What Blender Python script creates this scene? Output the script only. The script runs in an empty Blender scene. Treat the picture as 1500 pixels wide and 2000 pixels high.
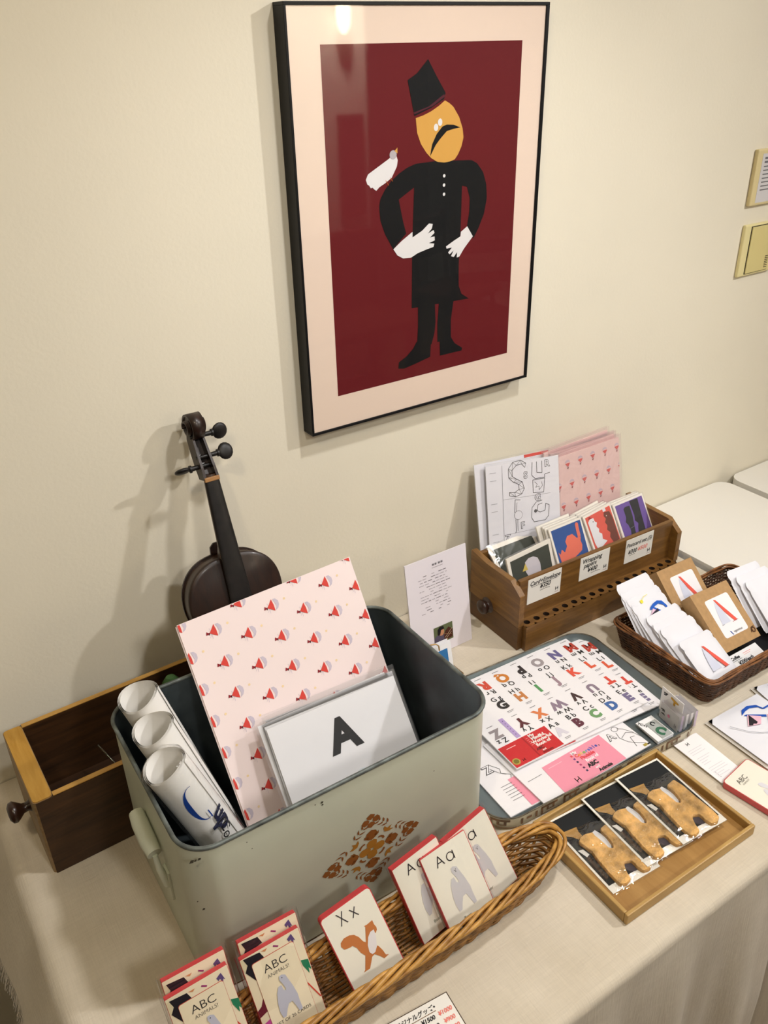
import bpy, bmesh, math, random
from mathutils import Matrix, Vector, Euler
from math import sin, cos, pi, radians as R, sqrt
random.seed(7)
SC = bpy.context.scene
COL = SC.collection
T = 0.72                                    # table height
CAMF = 1645.702
CAMM = [[0.831225, 0.28615, -0.476637, 0.0], [-0.555484, 0.392917, -0.73284, -1.15], [-0.022423, 0.873919, 0.485554, 1.732602], [0.0, 0.0, 0.0, 1.0]]

# ---------------------------------------------------------------- camera
camd = bpy.data.cameras.new('camera'); cam = bpy.data.objects.new('camera', camd); COL.objects.link(cam)
camd.sensor_fit = 'HORIZONTAL'; camd.sensor_width = 36.0
camd.lens = CAMF * 36.0 / 1500.0
camd.clip_start = 0.02; camd.clip_end = 50
cam.matrix_world = Matrix(CAMM)
SC.camera = cam
# ---------------------------------------------------------------- world, exposure, lamps of the room and one added fill
w = bpy.data.worlds.new('world'); SC.world = w; w.use_nodes = True
w.node_tree.nodes['Background'].inputs[0].default_value = (1.0, .93, .8, 1)
w.node_tree.nodes['Background'].inputs[1].default_value = 0.05
vs = SC.view_settings
vs.view_transform = 'Standard'; vs.look = 'None'; vs.gamma = 1; vs.use_curve_mapping = False
vs.exposure = 0.1
LAMPS = [  # x, y, z, watts, blend size, aim x,y,z, cone deg, radius
    (2.05, -1.35, 2.42, 70, (0.75, -0.25, 0.80), 95, .045, (1, .98, .965)),
    (-0.35, -1.15, 2.42, 21, (0.55, -0.10, 0.90), 105, .045, (1, .84, .58)),
    (0.85, -0.80, 2.42, 40, (0.75, -0.45, 0.70), 100, .05, (1, .98, .965)),
    (0.35, -2.10, 2.42, 46, (0.45, -0.45, 0.75), 95, .12, (1, .95, .88)),  # added fill lamp, unseen source, brightens the bin front and cloth drop
]
def srgb(c):
    c = [x/255 for x in c]
    return tuple((x/12.92 if x <= .04045 else ((x+.055)/1.055)**2.4) for x in c) + (1,)
# ---------------------------------------------------------------- materials
MC = {}
def mat(name, rgb, rough=.6, metal=0, spec=.4, var=0, vscale=30, bump=0, bscale=200, coat=0, stretch=None):
    if name in MC: return MC[name]
    m = bpy.data.materials.new(name); m.use_nodes = True; MC[name] = m
    nt = m.node_tree; N = nt.nodes; L = nt.links; b = N['Principled BSDF']
    b.inputs['Base Color'].default_value = srgb(rgb); b.inputs['Roughness'].default_value = rough
    b.inputs['Metallic'].default_value = metal; b.inputs['Specular IOR Level'].default_value = spec
    if coat: b.inputs['Coat Weight'].default_value = coat; b.inputs['Coat Roughness'].default_value = .12
    tc = None
    if var or bump:
        tc = N.new('ShaderNodeTexCoord'); mp = N.new('ShaderNodeMapping'); L.new(tc.outputs['Object'], mp.inputs[0])
        if stretch: mp.inputs['Scale'].default_value = stretch
    if var:
        n = N.new('ShaderNodeTexNoise'); n.inputs['Scale'].default_value = vscale; n.inputs['Detail'].default_value = 6
        L.new(mp.outputs[0], n.inputs['Vector'])
        mx = N.new('ShaderNodeMix'); mx.data_type = 'RGBA'
        mx.inputs[6].default_value = srgb([max(0, x*(1-var)) for x in rgb]); mx.inputs[7].default_value = srgb([min(255, x*(1+var)) for x in rgb])
        rm = N.new('ShaderNodeMapRange'); rm.inputs[1].default_value = .3; rm.inputs[2].default_value = .7
        L.new(n.outputs[0], rm.inputs[0]); L.new(rm.outputs[0], mx.inputs[0]); L.new(mx.outputs[2], b.inputs['Base Color'])
    if bump:
        n2 = N.new('ShaderNodeTexNoise'); n2.inputs['Scale'].default_value = bscale; n2.inputs['Detail'].default_value = 3
        L.new(mp.outputs[0], n2.inputs['Vector'])
        bp = N.new('ShaderNodeBump'); bp.inputs['Strength'].default_value = bump; bp.inputs['Distance'].default_value = .002
        L.new(n2.outputs[0], bp.inputs['Height']); L.new(bp.outputs[0], b.inputs['Normal'])
    return m
def wood(name, dark, light, scale=1.0, axis='X', rough=.5, grain=14, coat=0, bump=.25):
    if name in MC: return MC[name]
    m = bpy.data.materials.new(name); m.use_nodes = True; MC[name] = m
    nt = m.node_tree; N = nt.nodes; L = nt.links; b = N['Principled BSDF']
    tc = N.new('ShaderNodeTexCoord'); mp = N.new('ShaderNodeMapping'); L.new(tc.outputs['Object'], mp.inputs[0])
    s = {'X': (1, grain, grain), 'Y': (grain, 1, grain), 'Z': (grain, grain, 1)}[axis]
    mp.inputs['Scale'].default_value = tuple(a*scale for a in s)
    n = N.new('ShaderNodeTexNoise'); n.inputs['Scale'].default_value = 5; n.inputs['Detail'].default_value = 8; n.inputs['Roughness'].default_value = .65
    n.inputs['Distortion'].default_value = .6
    L.new(mp.outputs[0], n.inputs['Vector'])
    cr = N.new('ShaderNodeValToRGB'); cr.color_ramp.elements[0].position = .3; cr.color_ramp.elements[1].position = .72
    cr.color_ramp.elements[0].color = srgb(dark); cr.color_ramp.elements[1].color = srgb(light)
    L.new(n.outputs[0], cr.inputs[0])
    n3 = N.new('ShaderNodeTexNoise'); n3.inputs['Scale'].default_value = 9; L.new(tc.outputs['Object'], n3.inputs['Vector'])
    mx = N.new('ShaderNodeMix'); mx.data_type = 'RGBA'; mx.blend_type = 'MULTIPLY'; mx.inputs[0].default_value = .35
    L.new(cr.outputs[0], mx.inputs[6]); L.new(n3.outputs[0], mx.inputs[7]); L.new(mx.outputs[2], b.inputs['Base Color'])
    b.inputs['Roughness'].default_value = rough
    if coat: b.inputs['Coat Weight'].default_value = coat; b.inputs['Coat Roughness'].default_value = .15
    bp = N.new('ShaderNodeBump'); bp.inputs['Strength'].default_value = bump; bp.inputs['Distance'].default_value = .001
    L.new(n.outputs[0], bp.inputs['Height']); L.new(bp.outputs[0], b.inputs['Normal'])
    return m
def clear(name, refl=.10, tint=(255, 255, 255), haze=0.0, bscale=35, bump=.5, rough=.08):
    """thin clear film or pane: mostly see-through, with a Fresnel sheen and slight wrinkles"""
    if name in MC: return MC[name]
    m = bpy.data.materials.new(name); m.use_nodes = True; MC[name] = m
    nt = m.node_tree; N = nt.nodes; L = nt.links; N.remove(N['Principled BSDF'])
    tr = N.new('ShaderNodeBsdfTransparent'); tr.inputs[0].default_value = srgb(tint)
    gl = N.new('ShaderNodeBsdfGlossy'); gl.inputs['Roughness'].default_value = rough
    lw = N.new('ShaderNodeLayerWeight'); lw.inputs[0].default_value = .5
    pw_ = N.new('ShaderNodeMath'); pw_.operation = 'POWER'; pw_.inputs[1].default_value = 5; L.new(lw.outputs['Facing'], pw_.inputs[0])
    ms = N.new('ShaderNodeMixShader'); out = N['Material Output']
    mu = N.new('ShaderNodeMath'); mu.operation = 'MULTIPLY_ADD'; mu.inputs[1].default_value = .8; mu.inputs[2].default_value = refl; mu.use_clamp = True
    L.new(pw_.outputs[0], mu.inputs[0]); L.new(mu.outputs[0], ms.inputs[0]); L.new(tr.outputs[0], ms.inputs[1]); L.new(gl.outputs[0], ms.inputs[2])
    last = ms
    if haze:
        df = N.new('ShaderNodeBsdfDiffuse'); df.inputs[0].default_value = (.85, .85, .87, 1)
        m2 = N.new('ShaderNodeMixShader'); m2.inputs[0].default_value = haze
        L.new(ms.outputs[0], m2.inputs[1]); L.new(df.outputs[0], m2.inputs[2]); last = m2
    L.new(last.outputs[0], out.inputs[0])
    if bump:
        tc = N.new('ShaderNodeTexCoord'); n = N.new('ShaderNodeTexNoise'); n.inputs['Scale'].default_value = bscale; n.inputs['Detail'].default_value = 2
        n.inputs['Distortion'].default_value = 1.0
        L.new(tc.outputs['Object'], n.inputs['Vector']); bp = N.new('ShaderNodeBump'); bp.inputs['Strength'].default_value = bump; bp.inputs['Distance'].default_value = .006
        L.new(n.outputs[0], bp.inputs['Height']); L.new(bp.outputs[0], gl.inputs['Normal'])
    return m
def ink(rgb): return mat('ink_%d_%d_%d' % tuple(rgb), rgb, .65, spec=.2)
def paper(rgb=(236, 232, 232)): return mat('paper_%d_%d_%d' % tuple(rgb), rgb, .75, spec=.2)
def glow(name, rgb, s):
    if name in MC: return MC[name]
    m = bpy.data.materials.new(name); m.use_nodes = True; MC[name] = m
    b = m.node_tree.nodes['Principled BSDF']; b.inputs['Emission Color'].default_value = srgb(rgb); b.inputs['Emission Strength'].default_value = s
    return m
BLACK = (30, 28, 30)
# ---------------------------------------------------------------- mesh builder
TXT = {}
def glyphs(s, bold=0.0, shear=0.0):
    k = (s, bold, shear)
    if k in TXT: return TXT[k]
    cu = bpy.data.curves.new('t', 'FONT'); cu.body = s; cu.size = 1; cu.offset = bold; cu.shear = shear; cu.resolution_u = 3
    cu.align_x = 'CENTER'; cu.align_y = 'CENTER'
    o = bpy.data.objects.new('t', cu); me = bpy.data.meshes.new_from_object(o)
    r = ([tuple(v.co[:2]) for v in me.vertices], [tuple(p.vertices) for p in me.polygons])
    bpy.data.meshes.remove(me); bpy.data.objects.remove(o); bpy.data.curves.remove(cu)
    TXT[k] = r; return r
class MB:
    def __init__(s, flat=False, M=None, front=0.0):
        s.v = []; s.f = []; s.mi = []; s.mats = []; s.flat = flat; s.M = M; s.front = front; s.sm = []; s.proj = None
    def slot(s, m):
        if m not in s.mats: s.mats.append(m)
        return s.mats.index(m)
    def add(s, vs, fs, m, smooth=False):
        b = len(s.v); k = s.slot(m)
        for p in vs:
            p = Vector(p)
            if s.M: p = s.M @ p
            s.v.append(p)
        for f in fs: s.f.append([b+i for i in f]); s.mi.append(k); s.sm.append(smooth)
    def box(s, x0, x1, y0, y1, z0, z1, m):
        vs = [(x, y, z) for z in (z0, z1) for y in (y0, y1) for x in (x0, x1)]
        s.add(vs, [(0, 2, 3, 1), (4, 5, 7, 6), (0, 1, 5, 4), (2, 6, 7, 3), (0, 4, 6, 2), (1, 3, 7, 5)], m)
    def prism(s, poly, a, b, m, f=None, smooth=False, cap=None):
        """poly in 2-D, extruded a..b ; f(u,v,w) -> xyz"""
        f = f or (lambda u, v, w: (u, v, w)); n = len(poly)
        vs = [f(u, v, a) for u, v in poly] + [f(u, v, b) for u, v in poly]
        s.add(vs, [(i, (i+1) % n, n+(i+1) % n, n+i) for i in range(n)], m, smooth)
        s.add(vs, [tuple(range(n))[::-1], tuple(range(n, 2*n))], cap or m)
    def loft(s, rings, m, closed=True, caps=False, smooth=True):
        n = len(rings[0]); vs = [p for r in rings for p in r]; fs = []
        for j in range(len(rings)-1):
            for i in range(n if closed else n-1):
                a = j*n+i; b = j*n+(i+1) % n; fs.append((a, b, b+n, a+n))
        s.add(vs, fs, m, smooth)
        if caps: s.add(rings[0], [tuple(range(n))[::-1]], m); s.add(rings[-1], [tuple(range(n))], m)
    def tube(s, path, r, m, n=8, closed=False, caps=True, smooth=True):
        P = [Vector(p) for p in path]; k = len(P); rings = []; up = Vector((0, 0, 1)); prev = None
        for i in range(k):
            if closed: d = P[(i+1) % k]-P[i-1]
            else: d = P[min(i+1, k-1)]-P[max(i-1, 0)]
            d.normalize()
            if prev is None:
                a = d.cross(up)
                if a.length < .1: a = d.cross(Vector((1, 0, 0)))
            else: a = prev - d*prev.dot(d)
            a.normalize(); b = d.cross(a); prev = a
            rr = r[i] if isinstance(r, (list, tuple)) else r
            rings.append([P[i]+a*cos(2*pi*q/n)*rr+b*sin(2*pi*q/n)*rr for q in range(n)])
        if closed: rings.append(rings[0])
        s.loft(rings, m, True, caps and not closed, smooth)
    def lathe(s, prof, m, n=24, f=None, caps=True):
        """prof [(r,h)] around the local axis; f maps (x,y,h)"""
        f = f or (lambda x, y, z: (x, y, z))
        rings = [[f(r*cos(2*pi*i/n), r*sin(2*pi*i/n), h) for i in range(n)] for r, h in prof]
        s.loft(rings, m, True, caps)
    # ---- printed matter: u right, v up on the sheet, tiny layers above its face
    def A(s, u, v, k):
        e = .00024*k + .00016
        if s.proj: return s.proj(u, v, e)
        return (u, v, s.front+e) if s.flat else (u, -s.front-e, v)
    def art(s, poly, m, k=1): s.add([s.A(u, v, k) for u, v in poly], [tuple(range(len(poly)))], m)
    def rect(s, u0, v0, u1, v1, m, k=1): s.art([(u0, v0), (u1, v0), (u1, v1), (u0, v1)], m, k)
    def disc(s, u, v, r, m, k=1, n=16, ry=None): s.art([(u+r*cos(2*pi*i/n), v+(ry or r)*sin(2*pi*i/n)) for i in range(n)], m, k)
    def line(s, pts, wd, m, k=1):
        for (a, b), (c, d) in zip(pts[:-1], pts[1:]):
            L_ = sqrt((c-a)**2+(d-b)**2) or 1; nx = -(d-b)/L_*wd/2; ny = (c-a)/L_*wd/2
            s.art([(a+nx, b+ny), (a-nx, b-ny), (c-nx, d-ny), (c+nx, d+ny)], m, k)
    def text(s, t, u, v, size, m, k=1, rot=0, bold=0.0, shear=0.0, sx=1.0):
        vs, fs = glyphs(t, bold, shear); c = cos(R(rot)); d = sin(R(rot))
        s.add([s.A(u+(x*sx*c-y*d)*size, v+(x*sx*d+y*c)*size, k) for x, y in vs], fs, m)
    def build(s, name, parent=None, bevel=0, loc=None, mw=None, seg=2):
        me = bpy.data.meshes.new(name); me.from_pydata([tuple(p) for p in s.v], [], s.f)
        for m in s.mats: me.materials.append(m)
        me.polygons.foreach_set('material_index', s.mi); me.polygons.foreach_set('use_smooth', s.sm); me.update()
        if not getattr(s, 'raw', False):
            bm = bmesh.new(); bm.from_mesh(me); bm.normal_update(); bm.to_mesh(me); bm.free()
        o = bpy.data.objects.new(name, me); COL.objects.link(o)
        if bevel:
            b = o.modifiers.new('bevel', 'BEVEL'); b.width = bevel; b.segments = seg; b.limit_method = 'ANGLE'; b.angle_limit = R(40)
        if parent: o.parent = parent
        if mw is not None: o.matrix_world = mw
        if loc: o.location = loc
        return o
def rr(w, d, r, n=6, x0=0, y0=0):
    pts = []
    for cx, cy, a0 in [(w-r, r, -90), (w-r, d-r, 0), (r, d-r, 90), (r, r, 180)]:
        for i in range(n+1):
            a = R(a0+90*i/n); pts.append((x0+cx+r*cos(a), y0+cy+r*sin(a)))
    return pts
def mm(pts, k=.001, du=0, dv=0): return [((a+du)*k, (b+dv)*k) for a, b in pts]
def tag(o, label, cat, group=None, kind=None):
    o['label'] = label; o['category'] = cat
    if group: o['group'] = group
    if kind: o['kind'] = kind
    return o
def struct(o): o['kind'] = 'structure'; return o
def pose(x, y, z, yaw=0, lean=0, roll=0):
    return Matrix.Translation((x, y, z)) @ Matrix.Rotation(R(yaw), 4, 'Z') @ Matrix.Rotation(-R(lean), 4, 'X') @ Matrix.Rotation(-R(roll), 4, 'Y')
def thing(name, label, cat, mw, group=None):
    o = bpy.data.objects.new(name, None); COL.objects.link(o); o.empty_display_size = .03
    o.matrix_world = mw if isinstance(mw, Matrix) else Matrix.Translation(mw)
    return tag(o, label, cat, group)
def copy_thing(o, mw, label, group=None):
    c = o.copy(); COL.objects.link(c); c.matrix_world = mw; c['label'] = label
    if group: c['group'] = group
    def rec(a, b):
        for ch in list(a.children):
            d = ch.copy(); COL.objects.link(d); d.parent = b; rec(ch, d)
    rec(o, c)
    return c
# ================================================================ THE ROOM
m_wall = mat('plaster', (226, 219, 201), .85, spec=.15, var=.012, vscale=3, bump=.12, bscale=160)
XL, XR, YB, ZC = -1.6, 4.2, -4.6, 2.5
b = MB(); b.box(XL, XR, 0, .1, 0, ZC, m_wall); struct(b.build('wall_back'))
b = MB(); b.box(XL-.1, XL, YB, .1, 0, ZC, m_wall); struct(b.build('wall_left'))
b = MB(); b.box(XR, XR+.1, YB, .1, 0, ZC, m_wall); struct(b.build('wall_right'))
b = MB(); b.box(XL, XR, YB-.1, YB, 0, ZC, mat('plaster_far', (170, 150, 120), .85)); struct(b.build('wall_front'))
b = MB(); b.box(XL-.1, XR+.1, YB-.1, .1, ZC, ZC+.1, mat('ceiling_white', (225, 218, 200), .9)); struct(b.build('ceiling'))
b = MB(); b.box(XL-.1, XR+.1, YB-.1, .1, -.1, 0, wood('floor_boards', (70, 52, 30), (112, 86, 52), 1, 'X', .55)); struct(b.build('floor'))
# short partition on the far side of the room, lit by its own spot (mirrored in the poster glass)
b = MB(); b.box(1.35, 2.62, -3.1, -3.0, 0, ZC, m_wall); struct(b.build('wall_partition'))
def spot(x, y, z, W, size, aim, cone, tint=(1, .935, .84)):
    t = thing('ceiling_spotlight', '', 'ceiling light', (x, y, ZC))
    g = mat('lamp_white', (235, 232, 225), .4)
    q = MB(); q.lathe([(.05, 0), (.05, -.012), (.042, -.02), (.042, -.004)], g, 24, caps=False); q.build('trim_ring', t)
    q = MB(); q.lathe([(.001, -.012), (.041, -.012)], glow('lamp_glow', (255, 226, 180), 12), 24, caps=False); q.build('lamp_lens', t)
    l = bpy.data.lights.new('spot', 'SPOT'); l.energy = W; l.color = tint; l.spot_size = R(cone); l.spot_blend = .8; l.shadow_soft_size = size
    o = bpy.data.objects.new('lamp_beam', l); COL.objects.link(o)
    d = Vector(aim)-Vector((x, y, z)); o.matrix_world = Matrix.Translation((x, y, z)) @ d.to_track_quat('-Z', 'Y').to_matrix().to_4x4()
    M_ = o.matrix_world.copy(); o.parent = t; o.matrix_parent_inverse = t.matrix_world.inverted(); o.matrix_world = M_
    return t
for (x, y, z, W, aim, cone, rad, tint), lb in zip(LAMPS, ['round white ceiling downlight toward the right side of the room', 'round white ceiling downlight left of the violin', 'round white ceiling downlight straight above the stall table', 'added fill downlight on the ceiling behind the viewer of the stall']):
    spot(x, y, z, W, rad, aim, cone, tint)['label'] = lb
s_ = spot(2.30, -2.66, 2.42, 300, .04, (2.35, -3.0, 1.5), 80); s_['label'] = 'round white ceiling downlight washing the far partition wall'
# things on the far side that the glass mirrors
t = thing('wall_lamp', 'small glowing glass wall lamp on the far partition, mirrored at the poster top', 'wall lamp', (2.46, -3.0, 1.84))
q = MB(); q.lathe([(.03, 0), (.03, .012), (.012, .016), (.01, .05)], mat('lamp_brass', (170, 140, 90), .35, metal=.8), 20, lambda x, y, z: (x, z, y+.05)); q.build('bracket', t)
q = MB(); q.lathe([(.012, -.06), (.03, -.03), (.036, .03), (.030, .09), (.014, .13)], glow('shade_glow', (255, 236, 205), 26), 24, lambda x, y, z: (x, .062+y, z)); q.build('lamp_shade', t)
dkw = wood('far_wood', (60, 28, 12), (105, 52, 22), 1, 'X', .45)
t = thing('wall_picture', 'dark framed picture hanging on the far partition, mirrored in the poster glass', 'picture', (2.43, -2.995, .92))
q = MB(); F_ = mat('far_frame', (60, 30, 18), .5)
for a in ((0, .15, 0, .015), (0, .15, .485, .5), (0, .015, .015, .485), (.135, .15, .015, .485)): q.box(a[0], a[1], 0, .025, a[2], a[3], F_)
q.build('frame', t)
q = MB(); q.box(.015, .135, .002, .012, .015, .485, mat('far_canvas', (58, 26, 18), .6, var=.5, vscale=14)); q.build('canvas', t)
t = thing('wooden_bench', 'dark wooden bench with a tall back against the far partition', 'bench', (1.7, -2.95, 0))
q = MB(); q.box(0, .9, 0, .05, .42, .86, dkw); q.build('backrest', t, .006)
q = MB(); q.box(0, .9, .02, .45, .40, .44, dkw); q.build('seat', t, .006)
for x in (.02, .84):
    for y in (.02, .39):
        q = MB(); q.box(x, x+.04, y, y+.04, 0, .40, dkw); q.build('leg', t)
def chair(x, y, a, lb):
    t = thing('wooden_chair', lb, 'chair', pose(x, y, 0, a), 'chairs on the far side of the room')
    q = MB(); q.prism(rr(.42, .40, .04), .43, .46, dkw); q.build('seat', t, .004)
    for u in (.03, .35):
        q = MB(); q.tube([(u+.02, .37, 0), (u+.02, .375, .45), (u+.02, .41, .86)], .016, dkw); q.build('leg', t)
        q = MB(); q.tube([(u+.02, .04, 0), (u+.02, .05, .44)], .016, dkw); q.build('leg', t)
    q = MB()
    for z in (.62, .78): q.box(.05, .37, .385, .405, z, z+.06, dkw)
    q.build('backrest', t, .004)
chair(2.95, -1.9, 200, 'dark wooden chair in front of the far bench'); chair(3.4, -2.75, 160, 'dark wooden chair standing right of the far partition')

# ================================================================ STALL TABLE, CLOTH, WHITE TABLES
t = thing('stall_table', 'long stall table hidden under the beige linen cloth', 'table', (0, 0, 0))
tw = mat('table_grey', (120, 115, 108), .6)
q = MB(); q.box(.015, 1.405, -.765, -.012, T-.03, T-.004, tw); q.build('tabletop', t)
for x in (.04, 1.33):
    for y in (-.72, -.07):
        q = MB(); q.box(x, x+.035, y, y+.035, 0, T-.03, tw); q.build('leg', t)
def linen():
    m = bpy.data.materials.new('linen'); m.use_nodes = True; N = m.node_tree.nodes; L = m.node_tree.links; b = N['Principled BSDF']
    b.inputs['Roughness'].default_value = .95; b.inputs['Specular IOR Level'].default_value = .1; b.inputs['Sheen Weight'].default_value = .15
    tc = N.new('ShaderNodeTexCoord')
    n = N.new('ShaderNodeTexNoise'); n.inputs['Scale'].default_value = 7; n.inputs['Detail'].default_value = 5; L.new(tc.outputs['Object'], n.inputs['Vector'])
    cr = N.new('ShaderNodeValToRGB'); cr.color_ramp.elements[0].position = .3; cr.color_ramp.elements[1].position = .7
    cr.color_ramp.elements[0].color = srgb((198, 187, 168)); cr.color_ramp.elements[1].color = srgb((213, 203, 186)); L.new(n.outputs[0], cr.inputs[0])
    hs = []
    for sc in ((1400, 90, 90), (90, 1400, 400)):
        mp = N.new('ShaderNodeMapping'); mp.inputs['Scale'].default_value = tuple(a*.35 for a in sc); L.new(tc.outputs['Object'], mp.inputs[0])
        w_ = N.new('ShaderNodeTexNoise'); w_.inputs['Scale'].default_value = 1; w_.inputs['Detail'].default_value = 1; L.new(mp.outputs[0], w_.inputs['Vector']); hs.append(w_)
    ad = N.new('ShaderNodeMath'); L.new(hs[0].outputs[0], ad.inputs[0]); L.new(hs[1].outputs[0], ad.inputs[1])
    mx = N.new('ShaderNodeMix'); mx.data_type = 'RGBA'; mx.blend_type = 'MULTIPLY'; mx.inputs[0].default_value = .10
    L.new(cr.outputs[0], mx.inputs[6]); L.new(ad.outputs[0], mx.inputs[7]); L.new(mx.outputs[2], b.inputs['Base Color'])
    bp = N.new('ShaderNodeBump'); bp.inputs['Strength'].default_value = .5; bp.inputs['Distance'].default_value = .0008
    L.new(ad.outputs[0], bp.inputs['Height']); L.new(bp.outputs[0], b.inputs['Normal'])
    return m
m_linen = linen()
def cloth_pt(s, t_):
    """s along x (negative = hanging left), t_ away from the wall (beyond .775 = hanging in front)"""
    def drop(d, rr_=.014):
        q = rr_*pi/2
        if d <= 0: return 0, 0
        if d < q: a = d/rr_; return rr_*sin(a), rr_*(1-cos(a))
        return rr_, rr_+(d-q)
    bx, dz1 = drop(-s); by, dz2 = drop(t_-.765)
    x = max(s, 0) if s > 0 else -bx; y = -min(t_, .765)-by
    z = T-max(dz1, dz2)
    if dz1 > dz2: x -= min(.055, (dz1-.01)*.42) + .004*sin(t_*34+1)*min(1, dz1*12)
    if dz2 > dz1:
        k = min(1, max(0, dz2-.02)*3); y -= k*(.012+.014*sin(s*38+.8*sin(s*11))+.006*sin(s*83)); x += k*.006*sin(s*29)
    if dz1 <= 0 and dz2 <= 0:
        z += .0009*sin(s*19+3*sin(t_*7))*sin(t_*23+2*sin(s*5))-.0009
        if s < .12: z += .0012*sin(t_*31+s*40)*(1-s/.12)
    return (x, y, z)
ss = [-.13+.008*i for i in range(19)]+[.022+i*.0175 for i in range(80)]+[1.412]
ts = [.0015]+[.02*i for i in range(1, 38)]+[.755+.005*i for i in range(9)]+[.80+.0212*i for i in range(30)]
q = MB(); q.loft([[cloth_pt(s, t_) for s in ss] for t_ in ts], m_linen, closed=False)
cl = q.build('tablecloth'); tag(cl, 'beige linen tablecloth covering the stall table and hanging over its front', 'tablecloth')
q = MB(); random.seed(3)
for i in range(520):
    t_ = .01+i*.0015; x, y, z = cloth_pt(-.13, t_); a = random.uniform(-.004, .004); l = random.uniform(.006, .020)
    q.tube([(x, y, z+.001), (x-.3*l+a*.3, y+a, z-.6*l), (x-.5*l, y+a*1.6, z-l)], .0007, m_linen, 3, caps=False)
fr_ = q.build('fringe', cl); fr_['kind'] = 'stuff'
m_wt = mat('white_laminate', (232, 229, 222), .35, spec=.4)
def white_table(x, w_, lb):
    t = thing('white_table', lb, 'table', (x, 0, 0), 'white tables along the wall')
    def f(u, v, w): return (u, v, w)
    q = MB(); q.prism(rr(w_, .74, .035, 8, 0, -.745), T-.022, T+.008, m_wt); q.build('tabletop', t, .007, seg=3)
    for a in (.03, w_-.06):
        for y in (-.70, -.06): q = MB(); q.box(a, a+.03, y, y+.03, 0, T-.022, m_wt); q.build('leg', t)
white_table(1.425, .365, 'white rounded tabletop directly right of the beige cloth')
white_table(1.815, .60, 'second white tabletop at the far right edge, beyond the first')

# ================================================================ POSTER ON THE WALL
t = thing('framed_poster', 'large framed poster of a black-clad figure on dark red, hung on the wall', 'framed picture', pose(.5937, -.03, 1.1748))
W_, H_ = .4652, .6088; mf = mat('frame_black', (12, 12, 15), .4, spec=.25)
q = MB()
for a in ((0, W_, 0, .0045), (0, W_, H_-.0045, H_), (0, .0040, .0045, H_-.0045), (W_-.0065, W_, .0045, H_-.0045)): q.box(a[0], a[1], 0, .0295, a[2], a[3], mf)
q.build('frame', t, .0006)
q = MB(front=-.0022); q.box(.003, W_-.005, .0022, .008, .003, H_-.003, paper((228, 208, 192)))
k1 = ink((99, 22, 27)); bk = ink((18, 19, 20)); yl = ink((208, 158, 78)); wh = ink((222, 220, 220))
def P4(l): return mm(l, .0001)
q.art(P4([(527, 5589), (4136, 5580), (4137, 575), (527, 575)]), k1, 0)
# -- art: one polygon per printed shape
ART = dict(
 torso=[(2097, 3971), (2473, 3978), (3185, 3937), (3107, 3561), (3006, 3571), (2995, 2967), (2971, 2320), (2980, 1982), (3042, 1839), (3206, 1731), (2875, 1740), (2005, 1767), (2021, 2739), (2065, 3635)],
 larm=[(2097, 3971), (1941, 3930), (1795, 3863), (1649, 3774), (1523, 3649), (1438, 3529), (1414, 3418), (1429, 3220), (1507, 3010), (1657, 2760), (1910, 2967), (1848, 3171), (1776, 3487), (2065, 3635), (2215, 3793)],
 rarm=[(3049, 3944), (3185, 3937), (3302, 3880), (3434, 3735), (3509, 3540), (3529, 3329), (3478, 3088), (3376, 2885), (3268, 2718), (3127, 2933), (3167, 3158), (3169, 3366), (3107, 3544), (3006, 3571)],
 lleg=[(2132, 1783), (2480, 1754), (2497, 1452), (2475, 1262), (2414, 1076), (2112, 1136), (2131, 1442)],
 lboot=[(2098, 1178), (2404, 1165), (2387, 863), (2120, 810), (1838, 766), (1723, 791), (1734, 899), (1887, 966), (2027, 1075)],
 rleg=[(2564, 1766), (2874, 1752), (2823, 1432), (2830, 1095), (2539, 1092), (2535, 1406)],
 rboot=[(2587, 1102), (2830, 1123), (2916, 998), (3084, 883), (3070, 837), (2600, 839)],
 hat=[(1958, 5111), (2127, 5195), (2325, 5371), (2487, 5139), (2653, 4917), (2625, 4833), (2382, 4724), (2075, 4631), (2012, 4892)])
for kx, (n_, pl) in enumerate(ART.items()): q.art(P4(pl), bk, 1+.1*kx)
q.art(P4([(2063, 4680), (2340, 4747), (2624, 4900), (2645, 4869), (2423, 4752), (2075, 4655)]), ink((80, 32, 44)), 2)
q.art(P4([(2100, 4602), (2236, 4631), (2382, 4678), (2529, 4746), (2642, 4814), (2728, 4773), (2807, 4717), (2919, 4571), (2990, 4409), (3012, 4279), (2975, 4153), (2911, 4044), (2846, 3974), (2745, 3950), (2647, 3944), (2507, 3965), (2386, 4030), (2300, 4107), (2194, 4241), (2124, 4402)]), yl, 1.9)
q.disc(.2477, .4453, .0042, wh, 2.4, ry=.0052); q.disc(.2553, .4520, .0042, wh, 2.5, ry=.0052)
q.art(P4([(2369, 4057), (2385, 4148), (2406, 4226), (2490, 4362), (2596, 4458), (2682, 4481), (2813, 4470), (2945, 4424), (2814, 4413), (2684, 4390), (2556, 4288), (2471, 4206)]), bk, 3)
q.art(P4([(1657, 2760), (1822, 2869), (2027, 2980), (2026, 2894), (2215, 2974), (2348, 3068), (2423, 3052), (2406, 2985), (2326, 2915), (2438, 2957), (2460, 2912), (2371, 2850), (2461, 2856), (2466, 2793), (2349, 2765), (2457, 2744), (2440, 2694), (2304, 2673), (2126, 2637), (1993, 2585), (1840, 2596), (1732, 2656)]), wh, 3)
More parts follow.
